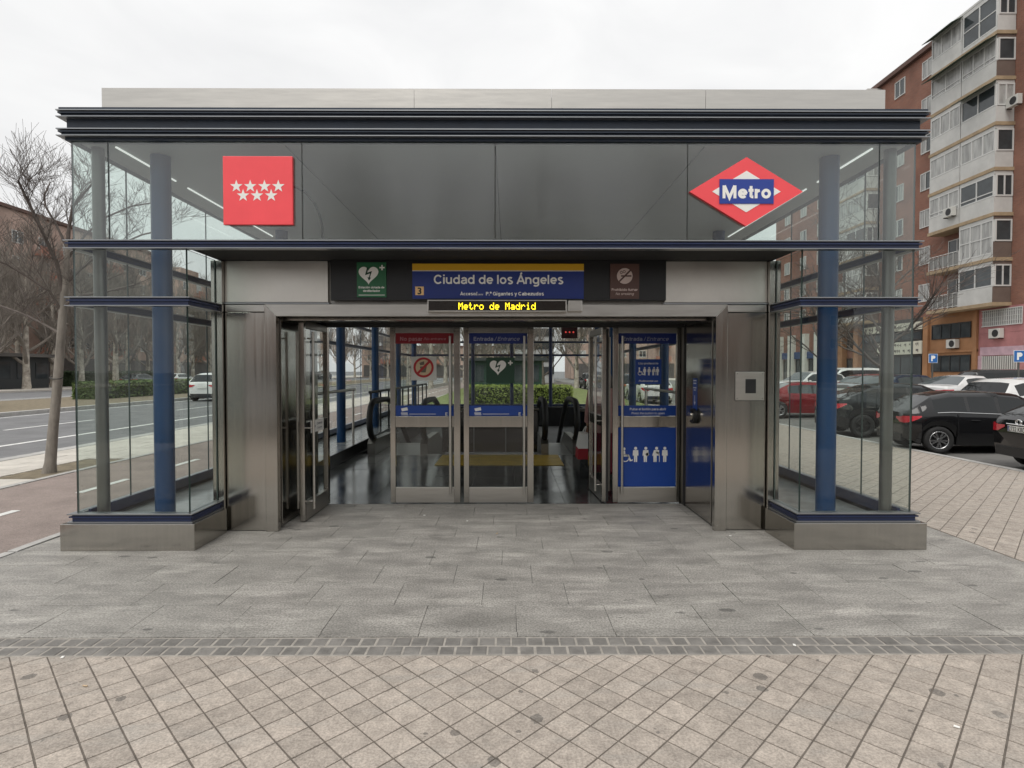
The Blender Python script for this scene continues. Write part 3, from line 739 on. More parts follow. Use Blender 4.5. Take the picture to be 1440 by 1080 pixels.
def leaf(name, label, loc, rz, handle_x, stickers):
    """one leaf in its own coordinates: x 0..DW, front face towards -y"""
    root = MB().use(steel)
    root.box(.004, .066, -.028, .028, .012, DH).box(DW-.080, DW-.004, -.028, .028, .012, DH)
    d = root.build(name, None, bevel=.003); d['label'] = label
    d.parent = E; d.matrix_parent_inverse = Matrix.Translation((-CX, -YF, 0)); d.location = loc; d.rotation_euler = (0, 0, rz)
    def sub(mb, nm, bev=0):
        o = mb.build(nm); o.parent = d
        if bev: q = o.modifiers.new('edge', 'BEVEL'); q.width = bev; q.segments = 2; q.limit_method = 'ANGLE'
        return o
    sub(MB().use(steel_pale).box(.067, DW-.081, -.026, .026, .012, .195), 'bottom_rail', .003)
    sub(MB().use(steel).box(.067, DW-.081, -.026, .026, .925, 1.055), 'middle_rail', .003)
    sub(MB().use(steel_dark).box(.067, DW-.081, -.026, .026, 2.06, DH), 'top_rail', .003)
    for z0, z1 in ((.196, .924), (1.056, 2.059)):
        mb = MB(); x0, x1, y0, y1 = .066, DW-.080, -.004, .004
        vs = [(x0, y0, z0), (x1, y0, z0), (x1, y1, z0), (x0, y1, z0), (x0, y0, z1), (x1, y0, z1), (x1, y1, z1), (x0, y1, z1)]
        mb.use(glass_clear).add(vs, [(0, 1, 5, 4), (2, 3, 7, 6)]); sub(mb, 'pane')
    hb = MB().use(steel_pale).tube([(handle_x, -.085, .12), (handle_x, -.085, 2.02)], .015, 12)
    for z in (.2, .99, 1.95): hb.tube([(handle_x, -.085, z), (handle_x, -.026, z)], .009, 8)
    sub(hb, 'pull_handle')
    hb = MB().use(steel_pale).tube([(handle_x, .085, .12), (handle_x, .085, 2.02)], .014, 12); 
    for z in (.2, .99, 1.95): hb.tube([(handle_x, .085, z), (handle_x, .026, z)], .009, 8)
    sub(hb, 'push_handle')
    for st in stickers: sub(st[1], st[0])
    return d
YS = -.0062; YT = -.0078; YU = -.0092      # vinyl on the glass, print on the vinyl
PX0, PX1 = .068, DW-.082
vin_red = mat('red_vinyl', (.28, .008, .02), .4); vin_grey = mat('grey_print', (.42, .42, .46), .5)
def slabv(mb, x0, x1, z0, z1, y=YS): mb.box(x0, x1, y, y+.0012, z0, z1); return mb
def banner(c, txt, txt2):
    mb = MB().use(c); slabv(mb, PX0, PX1, 1.932, 2.058)
    pm = mat('pale_print', (.36, .38, .52), .5) if c is not vin_red else mat('pink_print', (.50, .22, .25), .5)
    mb.use(pm).text(txt, .068+.055, 1.99, YT, width=.27 if c is vin_red else .235, off=.012, align='LEFT')
    mb.text(txt2, .068+(.335 if c is vin_red else .305), 1.99, YT, width=.27 if c is vin_red else .30, shear=.22, align='LEFT', height=.045 if c is vin_red else None)
    return ('banner', mb)
def strip_cam():
    mb = MB().use(stickblue); slabv(mb, PX0, PX1, 1.060, 1.185)
    mb.use(white_m); x = .13
    mb.flat([(x, 1.150), (x+.075, 1.165), (x+.085, 1.128), (x+.012, 1.115)], YT); mb.flat([(x, 1.1), (x+.08, 1.1), (x+.08, 1.088), (x, 1.088)], YT); mb.flat([(x+.005, 1.078), (x+.085, 1.078), (x+.085, 1.07), (x+.005, 1.07)], YT)
    mb.flat([(x+.1, 1.085), (x+.42, 1.085), (x+.42, 1.08), (x+.1, 1.08)], YT)
    mb.text('E +', .70, 1.082, YT, width=.07, off=.01)
    return ('sticker', mb)
def nofood():
    mb = MB().use(mat('clear_white_vinyl', (.62, .62, .58), .5)); slabv(mb, .255, .56, 1.49, 1.775)
    cx, cz, r = .405, 1.645, .122
    mb.use(mat('warm_print', (.60, .47, .30), .5)).disc(cx, cz, YT, r*.80)
    dk = mat('dark_print', (.14, .11, .08), .5); mb.use(dk)
    mb.flat([(cx-.045, cz+.01), (cx+.04, cz+.02), (cx+.025, cz-.06), (cx-.03, cz-.06)], YU); mb.flat([(cx-.05, cz+.055), (cx+.005, cz+.075), (cx+.01, cz+.035), (cx-.04, cz+.025)], YU)
    mb.use(mat('ring_red', (.42, .015, .02), .45)).disc(cx, cz, YU-.0008, r, 32, r*.78)
    a = r*.80*.7071; w = .010
    mb.flat([(cx-a-w, cz-a+w), (cx-a+w, cz-a-w), (cx+a+w, cz+a-w), (cx+a-w, cz+a+w)], YU-.0012)
    return ('sticker', mb)
def heart(mb, cx, cz, s, y):
    pts = []
    for k in range(40):
        t = 2*math.pi*k/40
        pts.append((cx+s*16*math.sin(t)**3/17, cz+s*(13*math.cos(t)-5*math.cos(2*t)-2*math.cos(3*t)-math.cos(4*t))/17))
    mb.flat(pts, y)
def bolt(mb, cx, cz, s, y):
    for poly in ([(-.12, .55), (.02, .58), (-.10, .12), (.28, .26), (.10, -.30), (.02, -.28), (.12, .06), (-.28, -.08)], [(-.09, -.24), (.20, -.28), (.03, -.52)]):
        mb.flat([(cx+s*a, cz+s*c) for a, c in poly], y)
def plus(mb, cx, cz, s, y):
    mb.flat([(cx-s, cz-s*.28), (cx+s, cz-s*.28), (cx+s, cz+s*.28), (cx-s, cz+s*.28)], y); mb.flat([(cx-s*.28, cz-s), (cx+s*.28, cz-s), (cx+s*.28, cz-s*.29), (cx-s*.28, cz-s*.29)], y); mb.flat([(cx-s*.28, cz+s*.29), (cx+s*.28, cz+s*.29), (cx+s*.28, cz+s), (cx-s*.28, cz+s)], y)
def aed_sticker():
    mb = MB().use(mat('dark_green_vinyl', (.008, .05, .025), .4)); slabv(mb, .275, .615, 1.455, 1.765)
    mb.use(white_m); heart(mb, .415, 1.655, .105, YT); plus(mb, .565, 1.70, .028, YT)
    mb.use(mat('dark_green_print', (.01, .05, .025), .5)); bolt(mb, .415, 1.65, .12, YU)
    return ('sticker', mb)
def pref():
    mb = MB().use(stickblue); slabv(mb, .275, .59, 1.445, 1.745)
    mb.use(white_m).text('Uso preferente', .432, 1.695, YT, width=.24); mb.text('Preferential use', .432, 1.482, YT, width=.23, shear=.2)
    for k, q in enumerate(FIVE): pict(mb, q, .335+k*.052, 1.55, .10, YT)
    return ('sticker', mb)
def press():
    mb = MB().use(stickblue); slabv(mb, PX0, PX1, 1.060, 1.185)
    mb.use(white_m).text('Pulse el botón para abrir', .43, 1.142, YT, width=.44, off=.01); mb.text('Press the button to open', .43, 1.092, YT, width=.40, shear=.2)
    return ('sticker', mb)
def bluepane():
    mb = MB().use(stickblue); slabv(mb, PX0, PX1, .20, .92)
    mb.use(white_m)
    for k, q in enumerate(FIVE): pict(mb, q, .165+k*.118, .50, .185, YT)
    return ('sticker', mb)
def info():
    mb = MB().use(white_m); mb.box(.20, .62, -.0285, -.0268, .925, 1.06)
    mb.use(mat('navy_print', (.03, .035, .08), .5)); mb.flat([(.25, .99), (.30, .955), (.35, .99), (.30, 1.025)], -.029)
    mb.text('Cerramos', .48, 1.015, -.029, width=.18, off=.01); mb.text('Closing time', .48, .965, -.029, width=.16)
    return ('sticker', mb)
YD = 6.83
x1 = CX-2.195
g0 = .868
leaf('door', 'steel framed glass door leaf swung out against the jamb, white sticker on its middle rail', (CX-2.06, YD-.03-DW, 0), R(90), .12, [info()])
leaf('door', 'closed glass door leaf with a red banner and round prohibition sticker', (at(549, 600, YD).x, YD, 0), 0, DW-.12, [banner(vin_red, 'No pasar', '/No entrance'), nofood(), strip_cam()])
leaf('door', 'closed glass door leaf with a blue banner and green heart sticker', (at(652, 600, YD).x, YD, 0), 0, DW-.12, [banner(signblue, 'Entrada', '/ Entrance'), aed_sticker(), strip_cam()])
leaf('door', 'steel framed glass door leaf standing open inward', (1.155, YD, 0), R(93.5), .12, [])
leaf('door', 'closed glass door leaf with a solid blue lower pane and five white pictograms', (at(861, 600, YD).x, YD, 0), 0, .105, [banner(signblue, 'Entrada', '/ Entrance'), pref(), press(), bluepane()])
for u in (649.5, 854):
    x = at(u, 600, YD).x
    if u > 800: MB().use(black_rub).box(x-.012, x+.012, YD-.01, YD+.03, .02, 2.12).build('door_brush', E)
# jamb plate with push button, keypad, closing plates
bt_ = MB().use(stickblue).box(CX+2.1985, CX+2.2015, 6.23, 6.37, 1.17, 1.52)
bt_.use(white_m)
for z, w in ((1.49, .11), (1.46, .09), (1.41, .10), (1.385, .06)): bt_.box(CX+2.197, CX+2.1984, 6.30-w/2, 6.30+w/2, z, z+.010)
bt_.box(CX+2.197, CX+2.1984, 6.294, 6.306, 1.25, 1.33); bt_.prism([(6.27, 1.26), (6.33, 1.26), (6.30, 1.22)], 'x', CX+2.197, CX+2.1984)
pb = tag(bt_.build('button_plaque'), 'small blue plaque with an arrow over a round push button on the steel jamb', 'button')
mb = MB().use(black_rub).tube([(CX+2.2, 6.30, 1.10), (CX+2.165, 6.30, 1.10)], .085, 24); mb.build('bezel', pb)
mb = MB().use(steel).tube([(CX+2.165, 6.30, 1.10), (CX+2.135, 6.30, 1.10)], .058, 20); mb.build('push_button', pb)
ic = empty('intercom_plate', (0, YP, 1.3), label='square steel plate with a small black screen on the right wall panel', cat='intercom')
p0, p1 = at(1034, 563, YP-.02), at(1075, 523, YP-.02)
MB().use(black_rub).box(p0.x-.004, p1.x+.004, YP-.0145, YP-.0123, p0.z-.004, p1.z+.004).build('gasket', ic); MB().use(steel_pale).box(p0.x, p1.x, YP-.022, YP-.0146, p0.z, p1.z).build('plate', ic, bevel=.003)
q0, q1 = at(1048, 553, YP-.02), at(1063, 533, YP-.02)
MB().use(black_m).box(q0.x, q1.x, YP-.0235, YP-.0221, q0.z, q1.z).build('screen', ic)
mb = MB().use(steel_dark)
for x in (p0.x+.018, p1.x-.018):
    for z in (p0.z+.018, p1.z-.018): mb.tube([(x, YP-.0222, z), (x, YP-.025, z)], .006, 8)
mb.build('screw', ic)
for z0, z1 in ((1.62, 1.86), (1.22, 1.42), (.62, .93)):
    MB().use(black_m).box(CX-2.2015, CX-2.196, 6.30, 6.48, z0, z1).build('jamb_plate', E)

# ------------------------------------------------------------------ signs on the front
def rect(u0, v0, u1, v1, Y):
    a, c = at(u0, v1, Y), at(u1, v0, Y); return a.x, c.x, a.z, c.z
# black board above the doors
YBd = YP-.045
x0, x1, z0, z1 = rect(465, 366, 937, 424, YBd)
tag(MB().use(black_m).box(x0, x1, YBd, YP-.008, z0+.012, z1).build('sign_board', bevel=.003), 'long black board above the doors carrying the station signs', 'board')
YSg = YBd-.012
x0, x1, z0, z1 = rect(580, 371, 821, 420, YSg)
sg = tag(MB().use(signblue).box(x0, x1, YSg, YBd-.001, z0, z1).build('station_sign'), 'blue station name sign reading Ciudad de los Ángeles with yellow band on top', 'sign')
zy = at(700, 380.5, YSg).z
MB().use(yellow_m).box(x0, x1, YSg-.002, YSg-.0003, zy, z1).build('band', sg)
mb = MB().use(white_m); mb.box(x0, x1, YSg-.0018, YSg-.0003, zy-.006, zy-.001)
c = at(701, 393, YSg); grotesk(mb, 'Ciudad de los Ángeles', c.x, c.z-.044, YSg-.002, (791-610)/FPX*YSg, .13)
c = at(659, 413, YSg); mb.text('Acceso/', c.x, c.z, YSg-.002, width=.165, off=.016)
c = at(677, 413.5, YSg); mb.text('Access', c.x-.028, c.z-.003, YSg-.002, width=.085, shear=.2)
c = at(724, 413, YSg); mb.text('P.º Gigantes y Cabezudos', c.x, c.z, YSg-.002, width=.57, off=.016)
mb.build('lettering', sg)
x0, x1, z0, z1 = rect(584, 403, 596, 415, YSg); mb = MB().use(peach_m).box(x0, x1, YSg-.002, YSg-.0003, z0, z1)
mb.use(black_m).text('3', (x0+x1)/2, (z0+z1)/2, YSg-.0024, width=.038, off=.03); mb.build('line_number', sg)
x0, x1, z0, z1 = rect(502, 369, 543, 418, YSg)
sg = tag(MB().use(green_m).box(x0, x1, YSg, YBd-.001, z0, z1).build('defibrillator_sign'), 'green sign with a white heart and lightning bolt on the black board', 'sign')
mb = MB().use(white_m); w = x1-x0; h = z1-z0; heart(mb, x0+.40*w, z0+.66*h, .36*w, YSg-.002); plus(mb, x0+.86*w, z1-.15*h, .09*w, YSg-.002)
mb.text('Estación dotada de', x0+.5*w, z0+.285*h, YSg-.002, width=.88*w, off=.012); mb.text('desfibrilador', x0+.5*w, z0+.185*h, YSg-.002, width=.58*w, off=.012)
mb.box(x0+.06*w, x1-.05*w, YSg-.0018, YSg-.0004, z0+.055*h, z0+.07*h)
mb.use(mat('dark_green_print', (.01, .05, .025), .5)); bolt(mb, x0+.40*w, z0+.66*h, .42*w, YSg-.0028); mb.build('print', sg)
x0, x1, z0, z1 = rect(858, 371, 899, 420, YSg)
sg = tag(MB().use(brown_m).box(x0, x1, YSg, YBd-.001, z0, z1).build('no_smoking_sign'), 'brown no smoking sign reading Prohibido fumar on the black board', 'sign')
mb = MB().use(mat('rose_print', (.62, .50, .46), .5)); w = x1-x0; h = z1-z0
mb.disc(x0+.5*w, z0+.65*h, YSg-.002, .27*w, 32)
mb.text('Prohibido fumar', x0+.5*w, z0+.26*h, YSg-.002, width=.90*w, off=.012); mb.text('No smoking', x0+.5*w, z0+.14*h, YSg-.002, width=.62*w, shear=.2)
mb.use(brown_m); cx_, cz_ = x0+.5*w, z0+.65*h; a = .19*w; t = .02*w
mb.flat([(cx_-a-t, cz_-a+t), (cx_-a+t, cz_-a-t), (cx_+a+t, cz_+a-t), (cx_+a-t, cz_+a+t)], YSg-.003)
mb.flat([(cx_-.13*w, cz_-.025*w), (cx_+.23*w, cz_-.025*w), (cx_+.23*w, cz_+.025*w), (cx_-.13*w, cz_+.025*w)], YSg-.0034)
mb.disc(cx_-.12*w, cz_+.12*w, YSg-.003, .05*w, 12, .03*w); mb.disc(cx_-.02*w, cz_+.15*w, YSg-.003, .05*w, 12, .03*w); mb.build('print', sg)
# LED display
YL = YP-.10
x0, x1, z0, z1 = rect(601, 421.5, 797, 438.5, YL)
dp = empty('led_display', ((x0+x1)/2, YL, z0), label='narrow black display with amber lettering reading Metro de Madrid', cat='display')
mb = MB().use(steel_pale).box(x0, x1, YL, YP-.046, z0, z1); mb.build('housing', dp, bevel=.003)
x0b, x1b, z0b, z1b = x0+.012, x1-.012, z0+.014, z1-.012
MB().use(mat('display_glass', (.02, .015, .012), .2)).box(x0b, x1b, YL-.003, YL-.0003, z0b, z1b).build('screen', dp)
c = at(699, 430.5, YL); mb = MB().use(led_m); dot_matrix(mb, 'Metro de Madrid', c.x, c.z, YL-.004, (753-645)/FPX*YL, .068); mb.build('lettering', dp)
x0, x1, z0, z1 = rect(799, 422, 819, 438, YL+.02)
tag(MB().use(steel_pale).box(x0, x1, YL+.02, YP-.046, z0, z1).build('junction_box', bevel=.006), 'small grey box at the end of the lettered display', 'box')

# red square with seven stars
YG = YF-.04
x0, x1, z0, z1 = rect(314, 219.5, 411, 316, YG)
sg = tag(MB().use(red_m).box(x0, x1, YG, YF-.007, z0, z1).build('star_sign', bevel=.004), 'square red sign with seven white stars on the upper glass', 'sign')
mb = MB().use(white_m)
for (u, v) in [(332.5, 262), (352, 262), (372, 262), (391.5, 262), (342, 275), (361.5, 275), (381.5, 275)]:
    c = at(u, v, YG); poly = []
    for k in range(10):
        r_ = .058 if k % 2 == 0 else .023; t = math.pi/2+k*math.pi/5; poly.append((c.x+r_*math.cos(t), c.z+r_*math.sin(t)))
    mb.flat(poly, YG-.002)
mb.build('stars', sg)
# metro diamond
c = at(1049.5, 269.5, YG); hw, hh = 79.5/FPX*YG, 48/FPX*YG
def rhomb(a, b_): return [(c.x-a, c.z), (c.x, c.z-b_), (c.x+a, c.z), (c.x, c.z+b_)]
sg = tag(MB().use(red_m).prism(rhomb(hw, hh), 'y', YG, YF-.007).build('metro_sign', recalc=True), 'red diamond sign with a blue bar reading Metro on the upper glass', 'sign')
MB().use(white_m).prism(rhomb(hw*.605, hh*.60), 'y', YG-.003, YG-.0003).build('white_diamond', sg, recalc=True)
bw, bh = 38/FPX*YG, 17/FPX*YG
MB().use(mat('metro_blue', (.02, .05, .30), .35)).box(c.x-bw, c.x+bw, YG-.008, YG-.0033, c.z-bh, c.z+bh).build('blue_bar', sg)
mb = MB().use(white_m); grotesk(mb, 'Metro', c.x, c.z-.062, YG-.0095, bw*1.78, .165); mb.build('lettering', sg)
# cable
pts = [at(u, v, YF+.03) for u, v in [(408, 262), (418, 264), (430, 271), (441, 284), (449, 300), (453, 318), (453.5, 335)]]
tag(MB().use(black_rub).tube(pts, .010, 8).build('cable'), 'black cable curving down behind the glass from the starred sign', 'cable')

# ------------------------------------------------------------------ inside
floor_m = mat('polished_black_floor', (.040, .042, .043), .17, var=.5, scale=1.6, detail=10, rvar=.06, rnd=.25)
b = MB().use(black_m).box(CX-2.80, CX+2.80, 6.78, 10.9, -.35, -.006)
fl = structure(b.build('floor'))
polys = []
for k in range(7):
    for j in range(10):
        xa = CX-2.795+j*.6; xb = min(xa+.6, CX+2.795); ya = 6.79+k*.6; yb = min(ya+.6, 10.9)
        if xb-xa > .03 and yb-ya > .03: polys.append([(xa, ya), (xb, ya), (xb, yb), (xa, yb)])
pave('floor_tile', fl, polys, floor_m, 120, lambda x: 0.0, .003, .001, jitter=.0006)
x0, x1 = -1.27, .93
tag(MB().use(mat('yellow_tactile', (.50, .33, .04), .45, var=.25, scale=5)).box(x0, x1, 9.55, 10.75, .0035, .009).build('tactile_strip'), 'yellow warning strip across the dark floor before the stairs', 'floor marking')
# stair well walls, parapet
well = structure(MB().use(black_m).box(CX-2.80, CX+2.80, 20.5, 20.6, -4, .3).box(CX-2.80, CX-2.75, 10.9, 20.5, -4, 0).box(CX+2.75, CX+2.80, 10.9, 20.5, -4, 0).box(CX-2.75, CX+2.75, 10.9, 20.5, -4.1, -4).build('stair_well'))
structure(MB().use(floor_m).box(CX-2.80, CX+2.80, 20.61, 21.9, -.3, 0).build('back_floor'))
smoke = mat('smoked_panel', (.010, .011, .012), .12)
pp = empty('parapet', (-.3, 10.98, 0), label='black panelled parapet behind the yellow floor strip', cat='parapet')
for k in range(3):
    MB().use(smoke).box(-1.30+k*.62, -1.30+k*.62+.61, 10.96, 10.99, .03, .82).build('panel', pp)
MB().use(steel_dark).tube([(-1.32, 10.975, .86), (.58, 10.975, .86)], .025, 10).build('handrail', pp)
pp2 = empty('parapet', (1.9, 10.98, 0), label='black panelled parapet right of the escalators near the glass wall', cat='parapet')
for k in range(2): MB().use(smoke).box(1.36+k*.62, 1.36+k*.62+.61, 10.96, 10.99, .03, .82).build('panel', pp2)
MB().use(steel_dark).tube([(1.34, 10.975, .86), (2.62, 10.975, .86)], .025, 10).build('handrail', pp2)
def escalator(xa, xb, label):
    e = empty('escalator', ((xa+xb)/2, 10.7, 0), label=label, cat='escalator')
    for x in (xa, xb):
        # handrail loop: newel, level run, then down the slope
        pts = []
        for k in range(9):
            t = math.pi*1.5-math.pi*k/8
            pts.append((x, 10.95+.36*math.cos(t), .66+.36*math.sin(t)))
        pts += [(x, 11.6, 1.02), (x, 12.2, 1.0), (x, 12.7, .88), (x, 13.2, .62), (x, 17.5, -1.9)]
        MB().use(black_rub).tube(pts, .058, 10).build('handrail', e)
        poly = [(10.78, .30), (10.66, .48), (10.63, .66), (10.70, .85), (10.95, .98), (12.2, .96), (12.7, .84), (13.2, .58), (17.5, -1.9), (17.5, -2.5), (13.0, .05), (12.4, .26)]
        g = MB().use(glass_clear).prism(poly, 'x', x-.006, x+.006).build('glass_panel', e, recalc=True)
        sk_ = [(10.72, 0), (10.72, .22), (10.80, .30), (12.4, .27), (13.0, .05), (17.5, -2.5), (17.5, -3.2), (12.6, -.35), (12.0, -.3), (10.9, 0)]
        MB().use(steel_dark).prism(sk_, 'x', x-.07, x+.07).build('skirt', e, recalc=True)
    mb = MB().use(mat('comb_plate', (.35, .35, .34), .4, .8)).box(xa+.08, xb-.08, 10.75, 12.2, -.2, .004); mb.build('comb_plate', e)
    for k in range(14):
        y = 12.2+k*.40; z = -(max(0, k-.5))*.23
        MB().use(steel_dark).box(xa+.08, xb-.08, y, y+.398, z-.25, z).build('step', e)
escalator(-2.62, -1.62, 'escalator with a rounded black handrail by the left glass wall')
escalator(.68, 1.28, 'narrow escalator with black handrails behind the open inner door')
# low rails on the ledges
def rail(name, label, pts, posts, m=steel, r=.025):
    e = empty(name, posts[0], label=label, cat='railing')
    MB().use(m).tube(pts, r, 10).build('top_rail', e)
    for p in posts: MB().use(m).tube([(p[0], p[1], p[2]), (p[0], p[1], pts[0][2]-.02)], .022, 8).build('post', e)
    return e
rail('handrail', 'short steel handrail on the ledge before the escalator by the left glass', [(-2.98, 8.2, 1.25), (-2.98, 10.9, 1.25)], [(-2.98, 8.3, .2), (-2.98, 10.8, .2)], steel_pale)
rail('handrail', 'short steel handrail on the ledge behind the blue door by the right glass', [(2.76, 8.2, 1.25), (2.76, 11.5, 1.25)], [(2.76, 8.3, .2), (2.76, 11.4, .2)], steel_pale)
rr_ = rail('balustrade', 'dark baluster railing beside the escalator along the left glass wall', [(-2.96, 12.0, 1.15), (-2.96, 20.2, 1.15)], [(-2.96, 12.1+k*.9, .2) for k in range(10)], black_rub, .03)
# hanging display
hd = empty('hanging_display', (.9, 9.0, 2.2), label='small dark display with red dots hanging inside behind the open doorway', cat='display')
p = at(801, 468, 9.0)
MB().use(mat('dark_red_case', (.05, .008, .01), .4)).box(p.x-.125, p.x+.125, 9.0, 9.08, p.z-.085, p.z+.085).build('case', hd)
mb = MB().use(mat('red_led', (.3, .02, .02), .5, emit=((1, .1, .08), .5)))
for k in (-1, 0, 1): mb.disc(p.x+k*.06, p.z+.01, 8.997, .014, 10)
mb.build('dots', hd); MB().use(steel_dark).tube([(p.x, 9.04, p.z+.085), (p.x, 9.04, 3.6405)], .012, 8).build('hanger', hd)

# ------------------------------------------------------------------ cars
tyre_m = mat('tyre', (.018, .018, .018), .8)
rim_m = mat('alloy', (.62, .62, .63), .25, .95)
rim_dk = mat('black_alloy', (.05, .05, .05), .3, .6)
carglass = mat('car_glass', (.012, .014, .015), .03, spec=.45)
carglass_l = mat('car_glass_pale', (.075, .088, .092), .03, spec=.5)
trim_m = mat('black_trim', (.015, .015, .016), .5)
chrome = mat('chrome', (.8, .8, .8), .12, 1.0)
tail_m = mat('tail_lamp', (.50, .016, .03), .12, coat=.6)
head_m = mat('head_lamp', (.65, .67, .70), .08, coat=.6)
plate_m = mat('number_plate', (.75, .75, .72), .5)
def paint(name, c, metal=.0): return mat(name, c, .06, metal, spec=.5)

def interp(keys, s):
    if s <= keys[0][0]: return keys[0][1]
    for (a, va), (b_, vb) in zip(keys[:-1], keys[1:]):
        if s <= b_:
            t = (s-a)/(b_-a); return va+(vb-va)*t
    return keys[-1][1]
STYLES = {
 # lengths run from the tail (0) to the nose (L); top: roof line, belt: waist line
 'hatch': dict(L=4.3, W=.90, top=[(0, .74), (.02, .95), (.10, 1.02), (.62, 1.36), (1.1, 1.455), (1.9, 1.47), (2.5, 1.43), (3.32, .99), (3.9, .90), (4.2, .74), (4.3, .55)],
               belt=[(0, .74), (.1, .93), (1.0, .98), (2.6, .93), (3.3, .92), (3.9, .84), (4.2, .68), (4.3, .5)], rw=(.10, .62), ws=(2.5, 3.32), side=(.62, 3.0), pil=(1.35, 2.0), wh=(.72, 3.40)),
 'suv': dict(L=4.45, W=.93, top=[(0, .8), (.02, 1.02), (.10, 1.10), (.50, 1.50), (.9, 1.60), (1.9, 1.64), (2.6, 1.59), (3.35, 1.12), (4.05, 1.03), (4.35, .84), (4.45, .6)],
               belt=[(0, .8), (.1, 1.02), (1.0, 1.07), (2.6, 1.03), (3.3, 1.03), (4.05, .95), (4.35, .78), (4.45, .55)], rw=(.10, .50), ws=(2.6, 3.35), side=(.55, 3.05), pil=(1.35, 2.1), wh=(.78, 3.50)),
 'sedan': dict(L=4.6, W=.90, top=[(0, .76), (.03, .95), (.12, 1.02), (.70, 1.05), (1.45, 1.39), (2.0, 1.44), (2.6, 1.42), (3.5, .97), (4.15, .88), (4.5, .72), (4.6, .52)],
               belt=[(0, .76), (.12, .95), (.7, .97), (1.2, .96), (2.8, .92), (3.5, .91), (4.15, .82), (4.5, .66), (4.6, .48)], rw=(.72, 1.45), ws=(2.6, 3.5), side=(1.3, 3.2), pil=(1.75, 2.25), wh=(.95, 3.68)),
 'coupe': dict(L=4.4, W=.92, top=[(0, .82), (.02, .98), (.12, 1.06), (.30, 1.12), (1.15, 1.47), (1.9, 1.55), (2.5, 1.50), (3.35, 1.08), (4.0, .98), (4.3, .80), (4.4, .58)],
               belt=[(0, .8), (.12, 1.04), (.7, 1.12), (1.6, 1.04), (2.6, 1.0), (3.3, 1.0), (4.0, .92), (4.3, .74), (4.4, .52)], rw=(.32, 1.12), ws=(2.5, 3.35), side=(.85, 3.05), pil=(1.5, 2.0), wh=(.78, 3.42)),
 'van': dict(L=4.4, W=.92, top=[(0, .8), (.02, 1.2), (.06, 1.55), (.25, 1.80), (.8, 1.84), (2.6, 1.83), (3.0, 1.72), (3.65, 1.15), (4.1, 1.02), (4.35, .8), (4.4, .6)],
               belt=[(0, .8), (.06, 1.08), (1.0, 1.10), (3.3, 1.06), (3.65, 1.04), (4.1, .95), (4.35, .76), (4.4, .55)], rw=(.05, .24), ws=(2.95, 3.65), side=(.35, 3.4), pil=(1.4, 2.2), wh=(.80, 3.55)),
}
